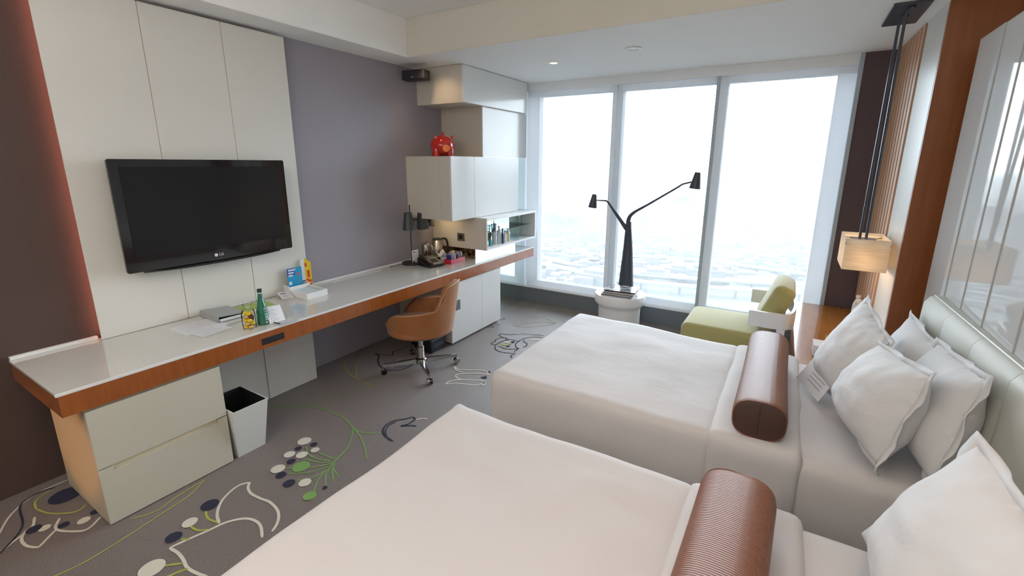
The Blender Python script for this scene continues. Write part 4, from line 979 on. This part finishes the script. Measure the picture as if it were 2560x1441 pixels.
# tent card
tc_ = thing('tent_card', 'white folded tent card with printed lines right of the bottle', 'card', (-2.78, 1.63, ZD))
a, b = Vector((-2.800, 1.568, ZD)), Vector((-2.690, 1.655, ZD)); 
a, b = Vector((-2.790, 1.560, ZD)), Vector((-2.790, 1.665, ZD)); up = Vector((-.045, .0, .098)); fr_ = Vector((.085, .01, .001))
def sheet(bm, A, Bq, C, D, th=.0012):
    nn = ((Bq-A).cross(D-A)).normalized()*th/2
    vs = [bm.verts.new(p+nn) for p in (A, Bq, C, D)]+[bm.verts.new(p-nn) for p in (A, Bq, C, D)]
    for f in ((0, 1, 2, 3), (4, 5, 6, 7), (0, 1, 5, 4), (1, 2, 6, 5), (2, 3, 7, 6), (3, 0, 4, 7)): bm.faces.new([vs[i] for i in f])
z1 = Vector((0, 0, .001))
bm = nb(); sheet(bm, a+z1, b+z1, b+up, a+up); sh_ = obj('upright_leaf', bm, PAPER, tc_)
bm = nb(); sheet(bm, a+z1, b+z1, b+fr_+Vector((0, .03, 0)), a+fr_); obj('base_leaf', bm, mat('grey_leaf', (.50, .50, .53), .7), tc_)
for k in range(8):
    v = .14+k*.1; p = a*.9+b*.1+up*v; q = a*(.35+.1*(k % 3))+b*(.65-.1*(k % 3))+up*v; nn = Vector((.0012, 0, .0006))
    bm = nb(); u_ = up.normalized()*.0028; bm.faces.new([bm.verts.new(w+nn) for w in (p, q, q+u_, p+u_)]); obj('printed_line', bm, PRINT, sh_)
t = thing('pen', 'short dark pen lying at the foot of the tent card', 'pen', (-2.76, 1.60, ZD))
bm = nb(); tube(bm, spline([(-2.790, 1.585, ZD+.006), (-2.765, 1.590, ZD+.004), (-2.735, 1.592, ZD+.0045)], 4), .0035, 8); obj('barrel', bm, BLACK, t, smooth=True)
bm = nb(); tube(bm, [(-2.735, 1.592, ZD+.0045), (-2.728, 1.592, ZD+.0045)], .002, 8); obj('tip', bm, CHROME, t)
# small printed card
t = thing('place_card', 'small white printed card propped left of the stationery box', 'card', (-3.26, 1.965, ZD))
a, b = Vector((-3.235, 1.925, ZD+.001)), Vector((-3.205, 2.005, ZD+.001)); up = Vector((-.085, .012, .035))
bm = nb(); sheet(bm, a, b, b+up, a+up); s0 = obj('front_leaf', bm, PAPER, t)
bm = nb(); sheet(bm, a+up, b+up, b+up+Vector((-.02, 0, -.033)), a+up+Vector((-.02, 0, -.033))); obj('back_leaf', bm, PAPER, t)
for k, (v, m_, w_) in enumerate(((.72, INK, .010), (.5, PRINT, .003), (.4, PRINT, .003), (.3, PRINT, .003))):
    p = a*.85+b*.15+up*v; q = a*.4+b*.6+up*v; nn = Vector((.0006, 0, .0012)); u_ = up.normalized()*w_
    bm = nb(); bm.faces.new([bm.verts.new(w+nn) for w in (p, q, q+u_, p+u_)]); obj('printed_line', bm, m_, s0)
# stationery box
sb = thing('stationery_box', 'white stationery box with note paper in its open tray', 'box', (-3.2, 2.1, ZD))
bm = nb(); box(bm, -3.355, -3.065, 2.018, 2.198, ZD, ZD+.008); box(bm, -3.355, -3.349, 2.018, 2.198, ZD+.008, ZD+.075); box(bm, -3.071, -3.065, 2.018, 2.198, ZD+.008, ZD+.046)
prism(bm, [(-3.349, .008), (-3.071, .008), (-3.071, .046), (-3.27, .050), (-3.30, .075), (-3.349, .075)], .006, Matrix.Translation((0, 2.024, ZD)) @ Matrix.Rotation(PI/2, 4, 'X'))
prism(bm, [(-3.349, .008), (-3.071, .008), (-3.071, .046), (-3.27, .050), (-3.30, .075), (-3.349, .075)], .006, Matrix.Translation((0, 2.198, ZD)) @ Matrix.Rotation(PI/2, 4, 'X'))
obj('tray', bm, WHITE, sb)
obj('divider', B(-3.285, -3.280, 2.025, 2.191, ZD+.008, ZD+.066), WHITE, sb)
obj('note_paper', B(-3.275, -3.076, 2.03, 2.186, ZD+.009, ZD+.036), mat('pale_blue_paper', (.62, .70, .72), .6), sb)
obj('back_block', B(-3.345, -3.290, 2.03, 2.186, ZD+.009, ZD+.050), PAPER, sb)
t = thing('pen', 'black pen resting across the back of the stationery box', 'pen', (-3.31, 2.12, ZD+.076))
bm = nb(); tube(bm, [(-3.325, 2.045, ZD+.0800), (-3.325, 2.185, ZD+.0800)], .004, 8); obj('barrel', bm, BLACK, t, smooth=True)
bm = nb(); tube(bm, [(-3.325, 2.185, ZD+.0800), (-3.325, 2.197, ZD+.0800)], .0022, 8); obj('tip', bm, CHROME, t)
# blue card on the wall panel side and yellow brochure
bc = thing('blue_card', 'bright blue printed card propped in the stationery box', 'card', (-3.318, 2.10, ZD+.052))
bm = nb(); box(bm, -3.319, -3.317, 2.036, 2.160, ZD+.052, ZD+.205); c0 = obj('card', bm, BLUEC, bc)
obj('print_block', B(-3.3168, -3.3162, 2.036, 2.100, ZD+.150, ZD+.205), BLUED, c0)
for k, (a0, a1) in enumerate(((.045, .105), (.045, .090), (.045, .080))):
    obj('printed_line', B(-3.3160, -3.3155, 2.0+a0, 2.0+a1, ZD+.184-k*.022, ZD+.196-k*.022), PAPER, c0)
obj('small_print', B(-3.3168, -3.3162, 2.044, 2.068, ZD+.072, ZD+.098), PAPER, c0)
bm = nb(); bmesh.ops.create_uvsphere(bm, u_segments=10, v_segments=6, radius=1, matrix=Matrix.Translation((-3.3166, 2.128, ZD+.150)) @ Matrix.Diagonal((.0006, .012, .010, 1))); obj('printed_figure', bm, REDPR, c0)
yb = thing('brochure', 'yellow and red folded brochure standing behind the stationery box', 'brochure', (-3.33, 2.22, ZD))
bm = nb(); sheet(bm, Vector((-3.34, 2.168, ZD+.052)), Vector((-3.34, 2.203, ZD+.052)), Vector((-3.34, 2.203, ZD+.26)), Vector((-3.34, 2.168, ZD+.25))); obj('white_leaf', bm, PAPER, yb)
bm = nb(); sheet(bm, Vector((-3.338, 2.203, ZD+.001)), Vector((-3.318, 2.246, ZD+.001)), Vector((-3.318, 2.246, ZD+.225)), Vector((-3.338, 2.203, ZD+.262))); y1_ = obj('yellow_leaf', bm, YELP, yb)
for (v0, v1, w0, w1) in ((.02, .09, .1, .5), (.10, .16, .3, .7), (.19, .22, .05, .3), (.06, .08, .5, .95), (.02, .05, .6, .9)):
    A = Vector((-3.3365, 2.203, ZD)); D = Vector((-3.3165, 2.246, ZD))
    bm = nb(); bm.faces.new([bm.verts.new(p) for p in (A.lerp(D, w0)+Vector((0, 0, v0)), A.lerp(D, w1)+Vector((0, 0, v0)), A.lerp(D, w1)+Vector((0, 0, v1)), A.lerp(D, w0)+Vector((0, 0, v1)))]); obj('red_print', bm, REDPR, y1_)

# desk lamp with three shades
dl = thing('desk_lamp', 'black desk lamp with three cone shades at the end of the desk', 'lamp', (-3.29, 3.40, ZD))
LX, LY = -3.295, 3.385
bm = nb(); lathe(bm, [(.105, 0), (.105, .014), (.100, .020), (.012, .022)], (LX, LY, ZD), 36); obj('base', bm, BLACK, dl, smooth=50)
bm = nb(); tube(bm, [(LX, LY, ZD+.02), (LX-.005, LY, ZD+.605)], .007, 10); obj('pole', bm, LAMPM, dl, smooth=True)
for (dx, dy, zc, tx, ty) in ((.03, -.055, 1.200, .0, .05), (.02, .150, 1.190, .10, .24), (-.01, .285, 1.195, -.02, -.10)):
    c = Vector((LX+dx, LY+dy, zc)); m_ = Matrix.Translation(c) @ Matrix.Rotation(ty, 4, 'X') @ Matrix.Rotation(tx, 4, 'Y')
    bm = nb(); lathe(bm, [(.066, -.085), (.036, .085), (.034, .084), (.062, -.083)], (0, 0, 0), 24, cap=False); t2 = nb(); cyl(t2, (0, 0, .0835), .035, .002, 24); merge(bm, t2)
    bmesh.ops.transform(bm, matrix=m_, verts=bm.verts); s_ = obj('lamp_shade', bm, LAMPM, dl, smooth=50)
    bm = nb(); tube(bm, [(LX-.003, LY, 1.19), (LX+dx*.7, LY+dy*.72, 1.195)], .005, 8); obj('lamp_arm', bm, LAMPM, dl, smooth=True)
t = thing('power_cord', 'black lamp cord curving over the desk top', 'cord', (-3.33, 3.2, ZD))
bm = nb(); tube(bm, spline([(-3.36, 3.150, ZD+.004), (-3.335, 3.18, ZD+.012), (-3.27, 3.24, ZD+.030), (-3.19, 3.31, ZD+.038), (-3.16, 3.37, ZD+.026), (-3.16, 3.42, ZD+.005)], 6), .0032, 8); obj('cable', bm, BLACK, t, smooth=True)
bm = nb(); cyl(bm, (-3.36, 3.150, ZD), .008, .006, 10); obj('grommet', bm, BLACK, t)
# sign card in front of lamp
t = thing('table_sign', 'white printed sign card standing on the desk lamp base', 'sign', (-3.26, 3.36, ZD+.023))
a, b = Vector((-3.225, 3.318, ZD+.024)), Vector((-3.235, 3.418, ZD+.024)); up = Vector((-.012, .008, .128))
bm = nb(); sheet(bm, a, b, b+up, a+up, .002); s0 = obj('card', bm, PAPER, t)
for v, w0, w1, h_, m_ in ((.86, .12, .55, .012, INK), (.62, .12, .40, .003, PRINT), (.52, .12, .5, .003, PRINT)):
    nn = Vector((.0016, 0, 0)); p = a.lerp(b, w0)+up*v; q = a.lerp(b, w1)+up*v; u_ = Vector((0, 0, -h_)); bm = nb(); bm.faces.new([bm.verts.new(w+nn) for w in (p, q, q+u_, p+u_)]); obj('printed_line', bm, m_, s0)
obj('clip', B(-3.232, -3.218, 3.328, 3.342, ZD+.0225, ZD+.045), BLACK, t)
# telephone
ph = thing('telephone', 'black desk telephone with handset at the left', 'telephone', (-3.06, 3.42, ZD))
mt = Matrix.Translation((-3.075, 3.425, ZD)) @ Matrix.Rotation(math.radians(-14), 4, 'Z')
# local x: towards room (front edge low), y: along desk
def wedge(bm, x0, x1, y0, y1, h0, h1, zb=0):
    vs = [bm.verts.new(p) for p in ((x0, y0, zb), (x1, y0, zb), (x1, y1, zb), (x0, y1, zb), (x0, y0, h0), (x1, y0, h1), (x1, y1, h1), (x0, y1, h0))]
    for f in ((0, 1, 2, 3), (4, 5, 6, 7), (0, 1, 5, 4), (1, 2, 6, 5), (2, 3, 7, 6), (3, 0, 4, 7)): bm.faces.new([vs[i] for i in f])
bm = nb(); t2 = nb(); wedge(t2, -.105, .105, -.095, .095, .082, .022, .004); bmesh.ops.bevel(t2, geom=t2.edges[:], offset=.005, segments=2, affect='EDGES'); merge(bm, t2, mt); obj('base', bm, BLACK, ph, smooth=40)
SL = Matrix.Translation((0, 0, .052)) @ Matrix.Rotation(math.atan2(.060, .21), 4, 'Y')
bm = nb(); t2 = nb(); box(t2, -.10, .10, -.088, -.040, .004, .030, bev=.009, seg=3); merge(bm, t2, mt @ SL); obj('handset', bm, mat('dark_brown_handset', (.03, .018, .014), .3), ph, smooth=40)
bm = nb(); t2 = nb(); box(t2, -.095, .095, -.028, .085, .0005, .003); merge(bm, t2, mt @ SL); fp = obj('face_plate', bm, mat('grey_label', (.20, .195, .185), .4), ph)
bm = nb(); t2 = nb(); box(t2, -.09, -.055, -.020, .078, .0032, .005); merge(bm, t2, mt @ SL); obj('display', bm, mat('grey_display', (.20, .23, .22), .2), fp)
for i in range(4):
    for j in range(3):
        bm = nb(); t2 = nb(); box(t2, -.018+i*.020, -.004+i*.020, -.012+j*.026, .008+j*.026, .0032, .007, bev=.001, seg=1); merge(bm, t2, mt @ SL); obj('key', bm, BLACK, fp)
bm = nb(); tube(bm, [mt @ Vector((.09+.0*k+.012*math.cos(k*1.3), .03+k*.004, .012+.004*math.sin(k*1.3))) for k in range(22)], .0022, 6); obj('coiled_cord', bm, BLACK, ph, smooth='all')
# french press
fpz = thing('cafetiere', 'glass and chrome french press coffee maker beside the kettle', 'coffee maker', (-3.345, 3.66, ZD))
cx_, cy_ = -3.335, 3.645
bm = nb(); lathe(bm, [(.044, 0), (.046, .005), (.046, .150), (.044, .155)], (cx_, cy_, ZD), 24); obj('beaker', bm, mat('smoky_steel', (.40, .36, .32), .18, metal=1), fpz, smooth=50)
bm = nb(); lathe(bm, [(.048, .1555), (.048, .168), (.030, .180), (.008, .184)], (cx_, cy_, ZD), 24); obj('lid', bm, CHROME, fpz, smooth=50)
bm = nb(); tube(bm, [(cx_, cy_, ZD+.184), (cx_, cy_, ZD+.205)], .003, 8); bmesh.ops.create_uvsphere(bm, u_segments=12, v_segments=8, radius=.011, matrix=Matrix.Translation((cx_, cy_, ZD+.212))); obj('plunger', bm, CHROME, fpz, smooth='all')
bm = nb(); tube(bm, spline([(cx_+.046, cy_+.004, ZD+.145), (cx_+.080, cy_+.006, ZD+.150), (cx_+.085, cy_+.006, ZD+.09), (cx_+.075, cy_+.005, ZD+.03), (cx_+.046, cy_+.004, ZD+.02)], 5), .007, 8); obj('handle', bm, CHROME, fpz, smooth=True)
# kettle
kt = thing('kettle', 'warm steel electric kettle with black handle under the cabinet', 'kettle', (-3.275, 3.755, ZD))
kx, ky = -3.262, 3.745
bm = nb(); cyl(bm, (kx, ky, ZD), .075, .018, 28); obj('power_base', bm, BLACK, kt, smooth=50)
bm = nb(); lathe(bm, [(.068, .019), (.070, .03), (.056, .19), (.050, .205)], (kx, ky, ZD), 32); obj('kettle_body', bm, STEELW, kt, smooth=50)
bm = nb(); lathe(bm, [(.052, .2055), (.050, .216), (.030, .224), (.010, .226)], (kx, ky, ZD), 28); obj('lid', bm, BLACK, kt, smooth=50)
bm = nb(); tube(bm, spline([(kx+.03, ky+.035, ZD+.215), (kx+.06, ky+.07, ZD+.210), (kx+.072, ky+.085, ZD+.15), (kx+.065, ky+.078, ZD+.07), (kx+.045, ky+.052, ZD+.045)], 6), .011, 10); obj('handle', bm, BLACK, kt, smooth=True)
# napkin cup
nk = thing('cup_with_napkin', 'white cup with a folded napkin opened over it', 'cup', (-3.10, 3.64, ZD))
ux, uy = -3.095, 3.645
bm = nb(); lathe(bm, [(.026, 0), (.030, .004), (.038, .055), (.036, .055), (.028, .006)], (ux, uy, ZD), 24, cap=False); t2 = nb(); cyl(t2, (ux, uy, ZD), .027, .004, 24); merge(bm, t2); obj('cup_bowl', bm, WHITE, nk, smooth=60)
bm = nb(); tube(bm, spline([(ux+.034, uy+.012, ZD+.045), (ux+.056, uy+.020, ZD+.040), (ux+.052, uy+.018, ZD+.018), (ux+.030, uy+.010, ZD+.015)], 4), .004, 6); obj('cup_handle', bm, WHITE, nk, smooth=True)
bm = nb(); g = []
for i in range(13):
    row = []
    for j in range(13):
        u, v = -1+i/6, -1+j/6; r_ = math.hypot(u, v); z = .058+.030*abs(u)*abs(v)*1.6+.022*(abs(u)-.3)*(1 if abs(u) > .3 else 0)-.018*(1-min(1, r_))
        row.append(bm.verts.new((ux+u*.062, uy+v*.062, ZD+z)))
    g.append(row)
for i in range(12):
    for j in range(12): bm.faces.new((g[i][j], g[i+1][j], g[i+1][j+1], g[i][j+1]))
no = obj('napkin', bm, PAPER, nk, smooth='all'); no.modifiers.new('thickness', 'SOLIDIFY').thickness = .0015
# red sachet tray
rt = thing('sachet_tray', 'pinkish red tray holding tea and coffee sachets', 'tray', (-2.965, 3.66, ZD))
x0, x1, y0, y1 = -3.02, -2.93, 3.565, 3.80
bm = nb(); box(bm, x0, x1, y0, y1, ZD, ZD+.006); box(bm, x0, x0+.005, y0, y1, ZD+.006, ZD+.045); box(bm, x1-.005, x1, y0, y1, ZD+.006, ZD+.045); box(bm, x0+.005, x1-.005, y0, y0+.005, ZD+.006, ZD+.045); box(bm, x0+.005, x1-.005, y1-.005, y1, ZD+.006, ZD+.045); obj('tray', bm, REDP, rt)
cols = [mat('violet_sachet', (.07, .05, .22), .35), mat('pale_blue_sachet', (.45, .60, .70), .35), mat('silver_sachet', (.45, .45, .47), .25, metal=.5), mat('white_sachet', (.75, .76, .78), .4), mat('magenta_sachet', (.35, .03, .15), .35)]
random.seed(11)
labs = ['violet sachet nearest the left end of the red tray', 'pale blue sachet in the red tray', 'silver foil sachet leaning in the red tray', 'white sachet in the red tray', 'magenta sachet in the red tray', 'second violet sachet in the red tray', 'pale sachet at the right end of the red tray', 'silver sachet at the right end of the red tray', 'white sachet at the back of the red tray']
for k in range(9):
    yy = y0+.018+k*.0235; ti_ = random.uniform(-.25, .25); hgt = random.uniform(.065, .095)
    m_ = Matrix.Translation(((x0+x1)/2+random.uniform(-.004, .004), yy, ZD+.007)) @ Matrix.Rotation(ti_*.5, 4, 'X') @ Matrix.Rotation(random.uniform(-.1, .1), 4, 'Y')
    t = thing('sachet', labs[k], 'sachet', (m_.translation.x, yy, ZD+.007), 'sachets in the red tray')
    bm = nb(); t2 = nb(); box(t2, -.033, .033, -.004, .004, 0, hgt, bev=.003, seg=1); merge(bm, t2, m_); obj('packet', bm, cols[[0, 1, 2, 3, 4, 0, 1, 2, 3][k]], t)
    bm = nb(); t2 = nb(); box(t2, -.033, .033, -.0012, .0012, hgt+.0003, hgt+.008); merge(bm, t2, m_); obj('crimped_edge', bm, cols[[0, 1, 2, 3, 4, 0, 1, 2, 3][k]], t)
t = thing('foil_bag', 'crumpled grey foil bag behind the red tray', 'bag', (-3.03, 3.84, ZD))
bm = nb(); bmesh.ops.create_icosphere(bm, subdivisions=3, radius=1, matrix=Matrix.Translation((-3.075, 3.78, ZD+.052)) @ Matrix.Diagonal((.045, .05, .05, 1)))
for v in bm.verts: v.co += (v.co-Vector((-3.075, 3.78, ZD+.052)))*noise.noise(v.co*38)*.35
for v in bm.verts: v.co.z = max(v.co.z, ZD)
obj('foil', bm, mat('grey_foil', (.42, .40, .38), .3, metal=.6), t, smooth=30)
obj('bag_label', B(-3.04, -3.032, 3.80, 3.83, ZD+.03, ZD+.055), YELP, t)

# ------------------------------------------------------------------ city in the mist far below
ZG = -150.0
def far(px, py, z=ZG): return onz(px, py, z)
struct('ground', B(-9000, 9000, 150, 9000, ZG-2, ZG), mat('city_ground', (.049, .052, .052), .9, var=(.006, .1, (.046, .050, .048))), 'misty city ground far below the window')
random.seed(21)
CB = [mat('concrete_%s' % n, c, .9) for n, c in (('pale', (.056, .055, .055)), ('grey', (.051, .052, .054)), ('warm', (.054, .053, .052)), ('dark', (.046, .048, .050)))]
WD = mat('far_window_band', (.041, .044, .046), .6)
GR = 'city blocks far below the window'
def tower(c, w, d, h, m, lab, a):
    t = thing('tower_block', lab, 'building', (c.x, c.y, ZG), GR); mt = Matrix.Translation((c.x, c.y, ZG)) @ Matrix.Rotation(a, 4, 'Z')
    bm = nb(); t2 = nb(); box(t2, -w/2, w/2, -d/2, d/2, 0, h); merge(bm, t2, mt); wl = obj('wall', bm, m, t)
    bm = nb(); t2 = nb(); box(t2, -w*.3, w*.3, -d*.3, d*.3, h, h+4); merge(bm, t2, mt); obj('roof_house', bm, m, t)
    bm = nb(); t2 = nb()
    for k in range(int(h//9)):
        z = 4+k*9; box(t2, -w*.44, w*.44, -d/2-.3, -d/2+.2, z, z+3.2)
    if len(t2.verts): merge(bm, t2, mt); obj('window_bands', bm, WD, t)
    else: t2.free(); bm.free()
labs = {0: 'pale slab block in the misty city', 1: 'grey block in the misty city', 2: 'warm toned block in the misty city', 3: 'dark block in the misty city'}
for i in range(90):
    px = random.uniform(1340, 2070); py = 478+230*random.random()**1.5
    c = far(px, py); dist = c.y; m = random.randrange(4); h = random.choice([18, 25, 32, 45, 60]) if py < 600 else random.choice([10, 14, 20])
    tower(c, random.uniform(20, 55), random.uniform(18, 40), h, CB[m], labs[m], random.choice([.2, .25, -.1, .9]))
bm = nb()
for i in range(2600):
    px = random.uniform(1250, 2130); py = 445+270*random.random()**2.2; c = far(px, py)
    w, d, h = random.uniform(7, 24), random.uniform(7, 22), random.uniform(4, 12); t2 = nb(); box(t2, -w/2, w/2, -d/2, d/2, 0, h)
    for f in t2.faces: f.material_index = 0
    merge(bm, t2, Matrix.Translation((c.x, c.y, ZG)) @ Matrix.Rotation(.25, 4, 'Z'))
o = obj('low_rise_houses', bm, CB[0]); tag(o, 'carpet of low houses in the mist below the window', 'building', None, 'stuff')
for k, (pts, w) in enumerate((([(1200, 618), (1340, 640), (1520, 672), (1700, 690), (2100, 715)], 22), ([(1200, 640), (1340, 655), (1520, 690), (1700, 712), (2000, 730)], 14), ([(1500, 640), (1640, 640), (1800, 655), (2060, 690)], 12), ([(1300, 575), (1500, 580), (1700, 590)], 10))):
    P = spline([far(*p, ZG+12) for p in pts], 6); bm = nb(); rows = []
    for i, p in enumerate(P):
        d = (P[min(i+1, len(P)-1)]-P[max(i-1, 0)]); d.z = 0; d.normalize(); s = Vector((-d.y, d.x, 0))*w/2
        rows.append([bm.verts.new(p+s), bm.verts.new(p-s), bm.verts.new(p-s-Vector((0, 0, 2))), bm.verts.new(p+s-Vector((0, 0, 2)))])
    for a, b in zip(rows, rows[1:]):
        for q in range(4): bm.faces.new((a[q], a[(q+1) % 4], b[(q+1) % 4], b[q]))
    rd = thing('elevated_road', ['wide pale elevated road crossing all three panes', 'second elevated road just below the wide one', 'elevated road curving behind the lamp trunk', 'distant elevated road near the horizon'][k], 'road', (P[0].x, P[0].y, ZG), 'elevated roads in the city')
    obj('deck', bm, mat('road_deck', (.075, .075, .075), .9), rd)
    bm = nb()
    for p in P[::3]: box(bm, p.x-1.2, p.x+1.2, p.y-1.2, p.y+1.2, ZG, ZG+10)
    obj('pillars', bm, CB[1], rd)
# ground mist
m = bpy.data.materials.new('ground_mist'); m.use_nodes = True; nt = m.node_tree; nt.nodes.remove(nt.nodes['Principled BSDF'])
v = nt.nodes.new('ShaderNodeVolumeScatter'); v.inputs['Density'].default_value = .00042; v.inputs['Color'].default_value = (1, 1, 1, 1); v.inputs['Anisotropy'].default_value = 0
nt.links.new(v.outputs[0], nt.nodes['Material Output'].inputs['Volume'])
o = obj('mist_layer', B(-8800, 8800, 160, 8800, ZG+.5, -60), m); tag(o, 'pale mist lying over the city below the window', 'mist', None, 'stuff')
